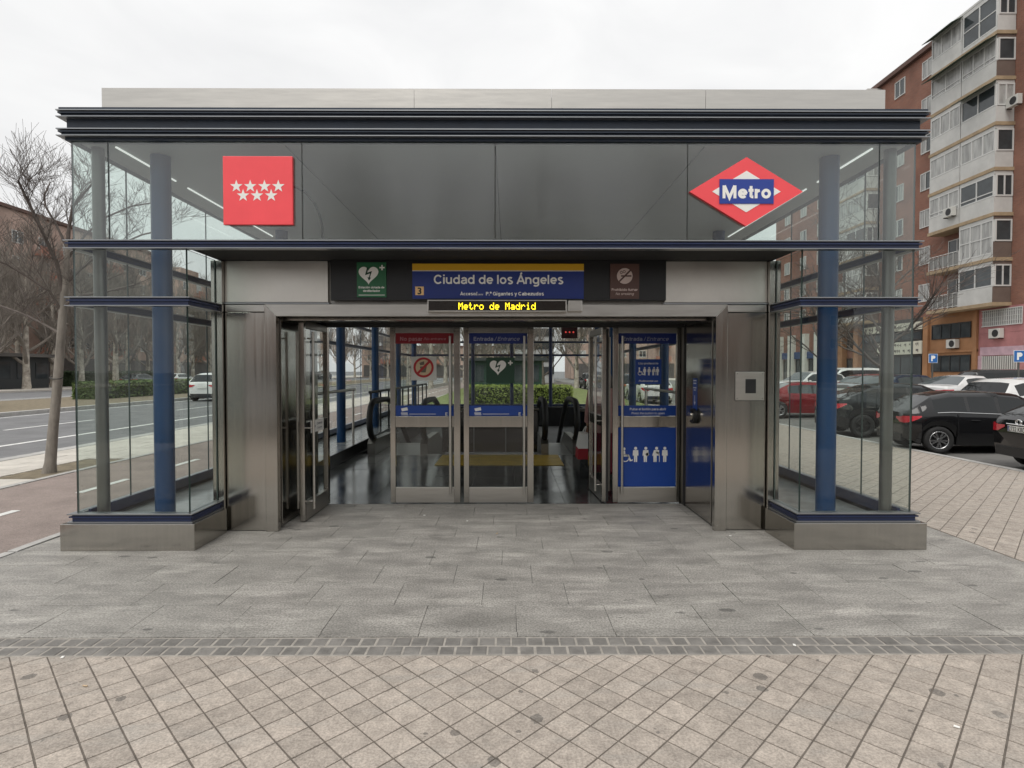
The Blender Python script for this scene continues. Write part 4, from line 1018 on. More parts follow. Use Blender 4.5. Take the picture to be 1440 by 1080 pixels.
def make_car(name, style, body_m, rim=rim_m, glassm=carglass, plate=None, detail=True, chrome_line=False, emblem=False):
    S = STYLES[style]; L, W = S['L'], S['W']; RW = .325; RA = .375
    root = empty(name)
    def sub(mb, nm, par=None, rec=False):
        o = mb.build(nm, None, recalc=rec); o.parent = par or root; return o
    st = set([0, .02, .05, .1, .18, L-.18, L-.1, L-.05, L-.02, L])
    for k in S['top']+S['belt']: st.add(k[0])
    for w in S['wh']:
        for k in range(13): st.add(w+RA*math.cos(math.pi*k/12))
    for a in (*S['rw'], *S['ws'], *S['side']): st.add(a)
    for p in S['pil']: st.add(p-.035); st.add(p+.035)
    x = 0
    while x < L: st.add(x); x += .16
    st = sorted(v for v in st if 0 <= v <= L)
    st = [v for i, v in enumerate(st) if i == 0 or v-st[i-1] > .008]
    def half(s):
        e = min(s, L-s); t = min(1, e/.55); return W*(.80+.20*math.sqrt(max(0, 1-(1-t)**2)))
    secs = []
    for s in st:
        zt, zb = interp(S['top'], s), interp(S['belt'], s); zt = max(zt, zb+.012); w = half(s)
        lo = .20 if .3 < s < L-.3 else .24+.10*(1-min(s, L-s)/.3)
        for wx in S['wh']:
            if abs(s-wx) < RA: lo = max(lo, .30+math.sqrt(max(0, RA*RA-(s-wx)**2)))
        lo = min(lo, zb-.06)
        cab = min(1, max(0, (zt-zb)/.45)); wt = w*(.97-.26*cab)
        z1 = lo+(zb-lo)*.38; z2 = lo+(zb-lo)*.72
        zl = zb+(zt-zb)*.10; zh = zb+(zt-zb)*.80
        def wx_(z): return w*.965+(wt-w*.965)*((z-zb)/(zt-zb))
        secs.append([(0, lo), (w*.93, lo), (w*.985, z1), (w, z2), (w*.965, zb), (wx_(zl), zl), (wx_(zh), zh), (wt*.93, zt-.010*cab-.004), (wt*.55, zt+.012), (0, zt+.018)])
    n = len(secs[0]); groups = {}
    def tagface(i, k, side):
        a, b_ = st[i], st[i+1]; mid = (a+b_)/2
        if k >= 7 and S['ws'][0] <= a and b_ <= S['ws'][1] : return 'windscreen'
        if k >= 7 and S['rw'][0] <= a and b_ <= S['rw'][1]: return 'rear_window'
        if k == 5 and S['side'][0] <= a and b_ <= S['side'][1]:
            for j, p in enumerate(S['pil']):
                if abs(mid-p) < .036: return 'pillar'
            return ('side_window', side, sum(mid > p for p in S['pil']))
        if k in (0, 1) : return 'lower'
        return 'body'
    V = []
    for side in (1, -1):
        for i, s in enumerate(st):
            for (y, z) in secs[i]: V.append((s-L/2, side*y, z))
    N = len(st)*n
    F = {}
    for si, side in enumerate((1, -1)):
        for i in range(len(st)-1):
            for k in range(n-1):
                q = [si*N+i*n+k, si*N+(i+1)*n+k, si*N+(i+1)*n+k+1, si*N+i*n+k+1]
                if side == -1: q = q[::-1]
                t = tagface(i, k, side); F.setdefault(t, []).append(q)
    for si in (0, 1):
        for i in (0, len(st)-1):
            q = [si*N+i*n+k for k in range(n)]
            if (si == 0) == (i == 0): q = q[::-1]
            F.setdefault('body', []).append(q[::-1] if False else q)
    def part(faces, m, nm):
        idx = {}; vs = []; fs = []
        for f in faces:
            g = []
            for v in f:
                if v not in idx: idx[v] = len(vs); vs.append(V[v])
                g.append(idx[v])
            fs.append(g)
        mb = MB().use(m); mb.add(vs, fs, True)
        o = sub(mb, nm)
        bm = bmesh.new(); bm.from_mesh(o.data); bmesh.ops.remove_doubles(bm, verts=bm.verts, dist=.0015); bmesh.ops.recalc_face_normals(bm, faces=bm.faces); bm.to_mesh(o.data); bm.free()
        o.data.set_sharp_from_angle(angle=R(38)); return o
    part(F['body'], body_m, 'body')
    part(F['lower'], trim_m if style in ('suv', 'coupe') else body_m, 'sill_panel')
    if 'pillar' in F: part(F['pillar'], trim_m, 'door_pillar')
    for k, fs in F.items():
        if k in ('windscreen', 'rear_window'): part(fs, glassm, k)
        elif isinstance(k, tuple): part(fs, glassm, 'side_window')
    # wheels
    for wx in S['wh']:
        for sd in (1, -1):
            yo = sd*(W-.015); yi = sd*(W-.22); X = wx-L/2
            prof = [(.20, yi), (RW-.02, yi), (RW, yi+(yo-yi)*.15), (RW, yi+(yo-yi)*.85), (RW-.025, yo), (.225, yo-sd*.006), (.21, yo-sd*.03)]
            mb = MB().use(tyre_m); K = 28
            rings = [[(X+r_*math.cos(2*math.pi*k/K), y_, .315+r_*math.sin(2*math.pi*k/K)) for k in range(K)] for r_, y_ in prof]
            mb.loft(rings, caps=False); wo_ = sub(mb, 'wheel', rec=True)
            mb = MB().use(rim); yr = yo-sd*.012
            rings = [[(X+r_*math.cos(2*math.pi*k/K), y_, .315+r_*math.sin(2*math.pi*k/K)) for k in range(K)] for r_, y_ in ((.212, yr-sd*.05), (.218, yr), (.200, yr+sd*.003), (.192, yr-sd*.02), (.19, yr-sd*.07))]
            mb.loft(rings, caps=False)
            for q in range(10 if rim is rim_m else 5):
                a = 2*math.pi*q/(10 if rim is rim_m else 5)+(.10 if q % 2 else -.10)*(1 if rim is rim_m else 0); ca, sa = math.cos(a), math.sin(a); hw_ = .016 if rim is rim_m else .022
                P = lambda r_, t, y_: (X+ca*r_-sa*t, y_, .315+sa*r_+ca*t)
                mb.add([P(.03, -hw_, yr-sd*.012), P(.03, hw_, yr-sd*.012), P(.205, hw_*1.3, yr-sd*.004), P(.205, -hw_*1.3, yr-sd*.004), P(.03, -hw_, yr-sd*.04), P(.03, hw_, yr-sd*.04), P(.205, hw_*1.3, yr-sd*.04), P(.205, -hw_*1.3, yr-sd*.04)],
                       [(0, 1, 2, 3), (4, 5, 6, 7), (0, 3, 7, 4), (1, 2, 6, 5)])
            mb.tube([(X, yr-sd*.05, .315), (X, yr-sd*.003, .315)], .045, 12)
            sub(mb, 'rim', wo_, rec=True)
            sub(MB().use(trim_m).tube([(X, yr-sd*.10, .315), (X, yr-sd*.075, .315)], .20, 20), 'brake', wo_)
    # lamps, plates, bumpers, mirrors, handles, seams
    tz = interp(S['belt'], .08)
    for sd in (1, -1):
        ss_ = (.0, .02, .05, .1, .17, .25, .33); up_, dn_ = [], []
        for q in (.52, .66, .80): up_.append((-L/2-.016, sd*half(0)*q, tz-.035)); dn_.append((-L/2-.016, sd*half(0)*q, tz-.035-.13*(q-.42)/.38))
        for q in ss_:
            yy_ = half(q)*.985+.012; up_.append((q-L/2-.010*(1-q/.33), sd*yy_*.985, tz-.005+.03*q)); dn_.append((q-L/2-.010*(1-q/.33), sd*yy_, tz-.17+.15*(q/.33)**1.6))
        mb = MB().use(tail_m); n_ = len(up_); mb.add(up_+dn_, [(i, i+1, n_+i+1, n_+i) for i in range(n_-1)], True); sub(mb, 'tail_lamp', rec=True)
        hz = interp(S['belt'], L-.35)
        a = [(L/2-.42, sd*(half(L-.42)*.985+.006), hz-.01), (L/2-.10, sd*(half(L-.1)+.012), hz-.10), (L/2-.10, sd*(half(L-.1)+.012), hz-.20), (L/2-.38, sd*(half(L-.38)+.006), hz-.12)]
        c2 = [(L/2-.005, sd*half(L-.02)*.6, hz-.14), (L/2-.005, sd*half(L-.02)*.6, hz-.22)]
        mb = MB().use(head_m); mb.add(a+c2, [(0, 1, 2, 3), (1, 4, 5, 2)]); sub(mb, 'head_lamp')
        mx_ = S['ws'][1]-.32-L/2; mzz = interp(S['belt'], S['ws'][1])+.06
        mb = MB().use(body_m)
        K = 10; rings = []
        for t in (0, .3, .7, 1):
            rr2 = .075*math.sqrt(max(.04, 1-(2*t-1)**2))
            rings.append([(mx_+rr2*.8*math.cos(2*math.pi*k/K), sd*(W*.94+.02+.19*t), mzz+rr2*math.sin(2*math.pi*k/K)) for k in range(K)])
        mb.loft(rings); sub(mb, 'mirror', rec=True)
        if detail:
            for hx in (S['pil'][0]+.12, S['pil'][1]+.30) if style != 'van' else (1.2, 2.4):
                zc = interp(S['belt'], hx)-.16
                sub(MB().use(body_m if not chrome_line else body_m).tube([(hx-.09-L/2, sd*(W*1.005), zc), (hx-L/2, sd*(W+.028), zc+.004), (hx+.09-L/2, sd*(W*1.005), zc)], .013, 6), 'door_handle')
            for hx in (S['pil'][0]-.28 if S['pil'][0]-.28 > S['wh'][0]+RA else S['wh'][0]+RA+.02, S['pil'][1]+.02, S['ws'][1]-.12):
                zb = interp(S['belt'], hx)
                mb = MB().use(trim_m); mb.box(hx-.004-L/2, hx+.004-L/2, sd*(half(hx)*.99), sd*(half(hx)+.0025), .42, zb-.02); sub(mb, 'door_seam')
            if chrome_line:
                pts = [(x-L/2, sd*(half(x)*.965+.004), interp(S['belt'], x)+.012) for x in [S['side'][0]+.05+k*.1 for k in range(int((S['side'][1]-S['side'][0])/.1))]]
                sub(MB().use(chrome).tube(pts, .011, 6), 'chrome_strip')
                s_ = S['side'][0]
                pts = []
                for x in [s_+.05, s_-.02, s_-.03, s_+.05, s_+.2, s_+.5, s_+1.0, s_+1.6]:
                    pass
    sub(MB().use(trim_m).box(-L/2-.02, -L/2+.05, -W*.70, W*.70, .26, .44), 'bumper_insert')
    sub(MB().use(trim_m).box(L/2-.05, L/2+.015, -W*.55, W*.55, .30, .50), 'grille')
    pz = .80 if style in ('suv', 'coupe', 'hatch') else .72
    pl = MB().use(plate_m).box(-L/2-.040, -L/2-.028, -.26, .26, pz-.055, pz+.055)
    po = sub(pl, 'number_plate')
    if plate:
        tv, tf = text_mesh(plate, .012, 0); xs = [p[0] for p in tv]; w = max(xs)-min(xs); sc = .44/w
        mb = MB().use(trim_m); mb.add([(-L/2-.0415, -(p[0]-(max(xs)+min(xs))/2)*sc, pz+(p[1]-.36)*sc*1.15) for p in tv], tf); sub(mb, 'lettering', po)
        mb = MB().use(signblue); mb.add([(-L/2-.0413, .255, pz-.05), (-L/2-.0413, .222, pz-.05), (-L/2-.0413, .222, pz+.05), (-L/2-.0413, .255, pz+.05)], [(0, 1, 2, 3)]); sub(mb, 'country_band', po)
    if emblem:
        mb = MB().use(chrome); K = 20
        for rx, rz_ in ((.085, .055), (.045, .05)):
            mb.tube([(-L/2-.012-.02*(k*0), rx*math.cos(2*math.pi*k/K), .93+rz_*math.sin(2*math.pi*k/K)) for k in range(K+1)], .008, 6)
        sub(mb, 'emblem')
        sub(MB().use(chrome).tube([(-L/2-.018, -.32, pz+.085), (-L/2-.018, .32, pz+.085)], .012, 8), 'chrome_strip')
    return root
def place(o, x, y, z, deg, label, group=None, sc=1.0):
    o.location = (x, y, z); o.rotation_euler = (0, 0, R(deg)); o.scale = (sc, sc, sc); tag(o, label, 'car', group); return o

p_black = paint('black_car_paint', (.010, .010, .011)); p_white = paint('white_car_paint', (.70, .70, .69)); p_red = paint('red_car_paint', (.22, .012, .016), .2)
p_dark = paint('anthracite_car_paint', (.022, .026, .028), .3); p_silver = paint('silver_car_paint', (.42, .43, .44), .6); p_navy = paint('blue_car_paint', (.02, .035, .07), .3); p_grey = paint('grey_car_paint', (.13, .135, .14), .4)
LG = 'cars parked in the lot beside the entrance'
def rear_at(o, x, y, deg, label, sc=.95, group=LG):     # (x, y): middle of the rear bumper
    L = STYLES[o['style']]['L'] if 'style' in o else 4.4
    a = R(deg); hx, hy = math.cos(a), math.sin(a)
    return place(o, x+hx*L/2*sc, y+hy*L/2*sc, LOT(x+hx*L/2*sc)-.01, deg, label, group, sc)
def car(style, pm, **k):
    o = make_car('parked_car', style, pm, **k); o['style'] = style; return o
rear_at(car('hatch', p_black, chrome_line=True, plate='4318 LKT'), 9.02, 13.35, -10, 'glossy black estate car with red tail lamps beside the right glass bay', .92)
rear_at(car('hatch', p_black, plate='2732 KBD', emblem=True), 9.22, 10.15, -10, 'black hatchback cut by the frame, its white number plate facing out')
rear_at(car('coupe', p_dark, rim=rim_dk), 9.2, 16.5, -10, 'anthracite crossover with black spoked wheels seen through the right glass bay')
rear_at(car('sedan', p_red, glassm=carglass_l), 9.6, 22.6, -8, 'dark red saloon in side view beyond an empty parking bay')
# second row, noses or tails towards the aisle
place(car('sedan', p_white, glassm=carglass_l), 18.7, 23.2, LOT(19), 20, 'white saloon with a red tail lamp parked behind the black estate car', LG, .97)
place(car('van', p_black), 22.0, 26.0, 0.02, 172, 'black people carrier parked below the blue parking signs', LG, .90)
place(car('hatch', p_white, glassm=carglass_l), 20.8, 20.4, LOT(20), 200, 'white hatchback with its bonnet towards the entrance at the frame edge', LG, .97)
place(car('suv', p_white), 15.4, 16.6, LOT(15), 12, 'white crossover half hidden behind the cars near the frame edge', LG, .90)
place(car('hatch', p_navy, glassm=carglass_l), 18.6, 26.2, LOT(18), 15, 'dark blue hatchback parked next to the white saloon', LG, .97)
place(car('suv', p_white, glassm=carglass_l), 17.0, 32.0, LOT(17), 195, 'white crossover parked before the pale shop front', LG, .97)
place(car('hatch', p_red, glassm=carglass_l), 19.4, 29.6, LOT(18), 18, 'bright red hatchback glimpsed between two blue columns', LG, .97)
place(car('sedan', p_silver, glassm=carglass_l), 18.3, 28.0, LOT(18), 15, 'silver saloon parked next to the bright red hatchback', LG, .95)
place(car('van', p_white), 21.5, 36, 0.03, 185, 'white van parked far back by the shop fronts', LG, .97)
place(car('hatch', p_grey, glassm=carglass_l), 15.5, 37, LOT(15), 190, 'grey hatchback parked farthest back in the lot', LG, .97)
# on the avenue
o = make_car('moving_car', 'suv', p_white, glassm=carglass); place(o, -17.4, 34.3, -.12, 90, 'white crossover driving away along the avenue seen through the left bay', None, 1.0)
far = make_car('parked_car', 'hatch', p_grey, detail=False); place(far, -39.0, 60, -.1, 90, 'grey hatchback at the far kerb, first of the parked line', 'cars along the far kerb')
cyc = [(p_white, 'white'), (p_grey, 'grey'), (p_black, 'black'), (p_silver, 'silver'), (p_red, 'red'), (p_white, 'white')]
protos = [make_car('parked_car', 'hatch', p_white, detail=False), make_car('parked_car', 'suv', p_black, detail=False), make_car('parked_car', 'van', p_silver, detail=False)]
nth = ['second', 'third', 'fourth', 'fifth', 'sixth', 'seventh', 'eighth', 'ninth', 'tenth']
for k in range(9):
    src = protos[k % 3]
    o = src if k < 3 else copy_tree(src)
    place(o, -39.0+.2*(k % 2), 67+k*6.6, -.1, 90, ('white hatchback', 'black crossover', 'silver van')[k % 3]+' parked along the far kerb of the avenue, '+nth[k]+' of the line', 'cars along the far kerb')

# ------------------------------------------------------------------ trees
bark = mat('grey_bark', (.145, .125, .105), .95, var=.35, scale=9, stretch=(1, 1, .3), bump=.6, bscale=30)
bark_pale = mat('pale_plane_bark', (.46, .42, .36), .9, var=.5, scale=2.5, dark=(.22, .19, .16), bump=.4, bscale=20)
twig_m = mat('twigs', (.13, .108, .095), .95, var=.2, scale=8)
twig_far = mat('hazed_twigs', (.25, .22, .19), .95, var=.2, scale=3)  # distance haze is put into the twig colour by lightening it
leaf_m = mat('hedge_leaf', (.10, .15, .035), .6, var=.5, scale=12)
leaf_dk = mat('dark_leaf', (.045, .075, .03), .6, var=.5, scale=5)

def branchy(mb, p, d, L, r, depth, rng, spread=.6, up=.25, sides=4, kids=(2, 4), minr=.003):
    """one limb and, along it, its own limbs"""
    n = max(2, int(L/.22) if depth > 1 else 3); pts = [Vector(p)]; d = Vector(d).normalized(); rad = [r]
    for i in range(n):
        d = (d+Vector((rng.gauss(0, .10), rng.gauss(0, .10), rng.gauss(0, .06)+up*.12))).normalized()
        pts.append(pts[-1]+d*(L/n)); rad.append(max(minr, r*(1-.62*(i+1)/n)))
    mb.tube(pts, rad, sides if r > .02 else 3, caps=False)
    if depth <= 0: return
    nk = rng.randint(*kids)+(2 if depth >= 2 else 1)
    for k in range(nk):
        t = .28+.72*(k+rng.random()*.6)/nk; t = min(t, 1.0); i = min(n, max(1, int(t*n)))
        ax = Vector((rng.gauss(0, 1), rng.gauss(0, 1), rng.gauss(0, .5))).normalized()
        dd = (pts[i]-pts[i-1]).normalized(); nd = (dd*(1-spread*.55)+ax*spread+Vector((0, 0, up))).normalized()
        branchy(mb, pts[i], nd, L*rng.uniform(.50, .72), rad[i]*rng.uniform(.55, .75), depth-1, rng, spread, up, sides, kids, minr)

def bare_tree(name, H, r, seed, tm, bm_, depth=4, spread=.62, up=.22, lean=(0, 0), fork=.4, limbs=6, kids=(2, 4), minr=.004, limb_len=.34):
    rng = random.Random(seed); root = empty(name)
    n = 9; pts = []; rad = []
    for i in range(n+1):
        t = i/n; pts.append((lean[0]*t*H+rng.gauss(0, .012)*H*.3*t, lean[1]*t*H+rng.gauss(0, .012)*H*.3*t, H*.72*t)); rad.append(r*(1.18-.35*t if t < .1 else 1.0-.75*t))
    o = MB().use(tm).tube(pts, rad, 10).build('trunk'); o.parent = root
    mb = MB().use(bm_)
    for k in range(limbs):
        t = fork+(1-fork)*k/(limbs-.5); i = min(n, int(t*n)); a = k*2.4+rng.random()
        el = rng.uniform(.45, 1.0)
        branchy(mb, pts[i], (math.cos(a), math.sin(a), el), H*limb_len*rng.uniform(.75, 1.1)*(1.1-.45*t), rad[i]*.62, depth-1, rng, spread, up, 5, kids, minr)
    branchy(mb, pts[-1], (0, 0, 1), H*.28, rad[-1], depth-1, rng, spread, up, 4, kids, minr)
    c = mb.build('crown'); c.parent = root
    return root
def put_tree(o, x, y, z, rz, sc, label, group=None):
    o.location = (x, y, z); o.rotation_euler = (0, 0, rz); o.scale = (sc, sc, sc); tag(o, label, 'tree', group); return o

# the young tree by the bike path
rng = random.Random(21); TY = 8.95
tr = empty('street_tree', at(69, 668, TY), label='slim bare street tree leaning by the bike path', cat='tree')
tp = [at(u, v, TY) for u, v in [(69, 668), (71, 650), (75, 600), (80, 550), (84, 500), (87, 455), (90, 420), (93, 385), (95, 350)]]
MB().use(mat('young_bark', (.25, .225, .195), .95, var=.35, scale=9, stretch=(1, 1, .3), bump=.6, bscale=30)).tube(tp, [.105, .078, .068, .064, .060, .056, .051, .042, .032], 12).build('trunk', tr)
mb = MB().use(twig_m)
def limb(pix, r0, dy, depth=3, sub=True):
    pts = [at(u, v, TY+dy*k/len(pix)) for k, (u, v) in enumerate(pix)]
    mb.tube(pts, [r0*(1-.6*k/len(pts)) for k in range(len(pts))], 6, caps=False)
    for i in range(1, len(pts)):
        dd = (pts[i]-pts[i-1]).normalized()
        for q in range(4):
            ax = Vector((rng.gauss(0, 1), rng.gauss(0, 1), rng.gauss(.2, .5))).normalized()
            branchy(mb, pts[i], (dd*.55+ax*.7+Vector((0, 0, .2))),   .74*rng.uniform(.5, 1.1), r0*.28*(1-.5*i/len(pts)), depth-1, rng, .62, .22, 4, (2, 3), .0022)
limb([(90, 420), (80, 370), (66, 340), (50, 305), (40, 285), (32, 268), (26, 255)], .030, -.6)
limb([(95, 350), (97, 320), (103, 290), (118, 272), (130, 258)], .028, .3)
limb([(92, 400), (112, 380), (135, 360), (165, 345), (200, 330), (235, 322)], .022, .9)
limb([(88, 440), (70, 410), (40, 390), (10, 372), (-25, 360)], .020, -.8)
limb([(95, 350), (80, 318), (64, 290), (62, 275), (70, 258)], .020, .6)
limb([(94, 365), (120, 330), (150, 305), (185, 290), (215, 285)], .020, 1.2)
limb([(86, 470), (60, 455), (30, 440), (0, 430)], .022, .8)
limb([(90, 430), (115, 415), (150, 410), (190, 400)], .022, -.3)
mb.build('crown', tr)
MB().use(black_rub).tube([at(79+9*math.cos(t), 531+2.2*math.sin(t), TY-.1*math.sin(t)) for t in [2*math.pi*k/12 for k in range(13)]], .008, 5).build('tie', tr)

# plane trees across the avenue
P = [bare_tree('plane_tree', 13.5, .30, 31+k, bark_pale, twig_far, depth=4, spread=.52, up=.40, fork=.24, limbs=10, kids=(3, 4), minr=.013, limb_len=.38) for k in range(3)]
spots = [(-41.5, 44, 'at the far left edge of the avenue'), (-42.5, 50, ''), (-41.8, 55.5, ''), (-42.3, 61, ''), (-41.6, 67.5, ''), (-42.6, 73, ''), (-41.9, 80, ''), (-42.2, 88, ''), (-41.5, 96, ''), (-42.5, 105, ''), (-41.7, 115, ''), (-42.0, 126, ''), (-41.5, 139, ''), (-42.0, 154, ''),
         (-23.2, 62, ''), (-23.0, 78, ''), (-23.2, 95, ''), (-23.0, 115, ''), (-46.5, 58, ''), (-47, 70, ''), (-46.8, 84, ''), (-47, 100, ''), (-45, 47.5, ''), (-49, 52.5, ''), (-48.5, 64, ''), (-49, 77, ''), (-48.5, 92, ''), (-51, 59, ''), (-51, 72, '')]
words = ['first', 'second', 'third', 'fourth', 'fifth', 'sixth', 'seventh', 'eighth', 'ninth', 'tenth', 'eleventh', 'twelfth', 'thirteenth', 'fourteenth']
rng = random.Random(3)
for k, (x, y, w) in enumerate(spots):
    o = P[k] if k < 3 else copy_tree(P[k % 3])
    if k < 14: lab, grp = 'tall bare pale-barked plane tree, %s of the row along the far kerb' % words[k], 'plane trees along the far kerb'
    elif k < 18: lab, grp = 'bare plane tree in the median strip, %s from the hedge' % words[k-14], 'plane trees in the median'
    else: lab, grp = 'bare plane tree before the brick block, %s of the back row' % words[k-18], 'plane trees before the brick block'
    put_tree(o, x, y, 0, rng.uniform(0, 6), rng.uniform(.85, 1.12) if k < 14 or k >= 18 else .85, lab, grp)
# bare trees round the parking lot
Q = [bare_tree('bare_tree', 9.0, .17, 61+k, bark, twig_m, depth=4, spread=.66, up=.14, lean=(.04*(-1)**k, .03), fork=.28, limbs=7, kids=(2, 4), minr=.006, limb_len=.42) for k in range(2)]
for k, (x, y, sc, lab) in enumerate([(13.8, 20.8, .85, 'bare tree with a slanting trunk rising from the lot behind the right bay'), (14.2, 25.0, .95, 'dark bare tree behind the blue column of the right bay'), (15.2, 12.2, .80, 'bare tree whose twigs reach in from the frame edge over the black cars'), (11.5, 34.0, .9, 'bare tree in the lot seen beside the steel portal'), (20, 46, 1.0, 'bare tree before the far end of the brick flats'), (2.8, 45.0, .8, 'bare tree behind the hedge seen through the open door')]):
    o = Q[k] if k < 2 else copy_tree(Q[k % 2])
    put_tree(o, x, y, LOT(x) if x > 9.2 else 0, 1.3*k+.4, sc, lab, 'bare trees round the parking lot')
# far treeline behind, through the doors
for k, (x, y) in enumerate([(-14, 95), (-5, 100), (-9, 80), (-30, 140), (-33, 170)]):
    o = copy_tree(P[k % 3]); put_tree(o, x, y, 0, k*1.1, 1.0, 'bare tree far behind the pavilion, %s of the distant clump' % words[k], 'distant bare trees')

def leafy(mb, box, n, s, rng, lo=None):
    x0, x1, y0, y1, z0, z1 = box
    for _ in range(n):
        p = Vector((rng.uniform(x0, x1), rng.uniform(y0, y1), rng.uniform(z0, z1)))
        f = rng.randint(0, 2)
        if f == 0: p.z = z1+rng.gauss(0, .03)
        elif f == 1: p.y = (y0 if rng.random() < .7 else y1)+rng.gauss(0, .03)
        else: p.x = (x0 if rng.random() < .5 else x1)+rng.gauss(0, .03)
        a = Vector((rng.gauss(0, 1), rng.gauss(0, 1), rng.gauss(0, 1))).normalized(); b_ = a.orthogonal().normalized(); q = s*rng.uniform(.6, 1.3)
        mb.add([p-a*q, p+b_*q*.5, p+a*q, p-b_*q*.5], [(0, 1, 2, 3)])
def hedge(x0, x1, y0, y1, h, n, label, m=leaf_m, s=.05, seed=1, z=0.0):
    e = empty('hedge', ((x0+x1)/2, (y0+y1)/2, z), label=label, cat='hedge')
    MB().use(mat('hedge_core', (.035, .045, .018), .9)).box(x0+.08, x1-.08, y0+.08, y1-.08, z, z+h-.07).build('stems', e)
    mb = MB().use(m); leafy(mb, (x0, x1, y0, y1, z, z+h), n, s, random.Random(seed)); mb.build('foliage', e)
hedge(-1.9, 2.8, 25.2, 26.3, .92, 7000, 'clipped bright green hedge behind the pavilion', mat('bright_hedge_leaf', (.22, .28, .05), .6, var=.4, scale=9), .05, 4)
hedge(-24.6, -23.2, 32, 50, .95, 9000, 'clipped dark hedge along the median strip', leaf_m, .09, 5, .01)
hedge(-24.4, -23.0, 21, 25.2, .9, 3500, 'short dark hedge in the median at the frame edge', leaf_m, .09, 6, .01)
hedge(-46, -44.6, 58, 74, 1.5, 5000, 'dark hedge before the brick block across the avenue', leaf_dk, .14, 8, .02)


# ------------------------------------------------------------------ brick flats on the right
brick = brick_mat('red_brick', (.33, .135, .088), (.26, .105, .07), (.27, .21, .17))
brick_far = brick_mat('hazed_brick', (.50, .35, .28), (.43, .29, .235), (.42, .36, .32))  # brick lightened so its colour carries the haze of the distance
w_paint = mat('white_window_frame', (.62, .62, .60), .5)
w_panel = mat('white_panel', (.58, .575, .55), .6, var=.12, scale=1.2)
w_brown = mat('brown_panel', (.16, .12, .10), .6, var=.15, scale=1.5)
slab_tan = mat('tan_slab', (.40, .30, .19), .8, var=.2, scale=2)
pane_dk = mat('window_pane', (.055, .065, .07), .06, spec=.6, var=.4, scale=.7)
pane_lt = mat('curtained_pane', (.40, .40, .385), .2, spec=.5, var=.45, scale=1.6, stretch=(1, 3, .4))
orange_w = mat('orange_render', (.36, .185, .09), .85, var=.18, scale=1.0)
pink_w = mat('pink_render', (.45, .20, .20), .85, var=.25, scale=.8)
lilac_w = mat('lilac_render', (.58, .40, .46), .85, var=.25, scale=1.4)
awn_m = mat('green_awning', (.05, .07, .045), .8)
ac_m = mat('air_conditioner_case', (.58, .57, .53), .6)
FXW, FXB = 32.0, 30.8
fl_ = empty('brick_flats', (FXW, 45, 0), label='tall red brick block of flats with white glazed balconies right of the entrance', cat='building')
F_ = fl_
wl_ = MB().use(brick).box(FXW, 46, 20, 68, .14, 26.0).build('wall', F_)
MB().use(mat('roof_edge', (.13, .075, .06), .8)).box(FXW-.35, 46.2, 19.8, 68.2, 26.0, 26.35).build('roof', F_)
def win_x(x, y0, y1, z0, z1, n=2, fm=w_paint, pm=None, name='window', fw=.07, parent=None, transom=None):
    """window in a wall that faces -x: frame with n panes"""
    mb = MB().use(fm)
    mb.box(x-.05, x+.06, y0, y1, z0, z0+fw).box(x-.05, x+.06, y0, y1, z1-fw, z1)
    st_ = [y0+(y1-y0-fw)*k/n for k in range(n+1)]
    for q in st_: mb.box(x-.049, x+.059, q, q+fw, z0+fw, z1-fw)
    if transom: mb.box(x-.048, x+.058, y0+fw, y1-fw, transom, transom+fw*.8)
    w = mb.build(name, parent or F_)
    for k in range(n):
        p = (pm or random.choice((pane_dk, pane_lt, pane_lt)))
        MB().use(p).box(x-.012, x+.02, st_[k]+fw, st_[k+1], z0+fw, z1-fw).build('pane', w)
    return w
def win_y(y, x0, x1, z0, z1, n=2, fm=w_paint, pm=None, fw=.07):
    mb = MB().use(fm); mb.box(x0, x1, y-.05, y+.06, z0, z0+fw).box(x0, x1, y-.05, y+.06, z1-fw, z1)
    st_ = [x0+(x1-x0-fw)*k/n for k in range(n+1)]
    for q in st_: mb.box(q, q+fw, y-.049, y+.059, z0+fw, z1-fw)
    w = mb.build('window', F_)
    for k in range(n): MB().use(pm or pane_dk).box(st_[k]+fw, st_[k+1], y-.012, y+.02, z0+fw, z1-fw).build('pane', w)
random.seed(12)
ZF = [6.0+2.85*k for k in range(7)]
for y0, y1 in ((43.0, 44.1), (46.0, 47.2), (57.6, 58.8), (61.0, 62.2), (64.5, 65.7)):
    for z in ZF: win_x(FXW-.02, y0, y1, z+.95, z+2.3, 2)
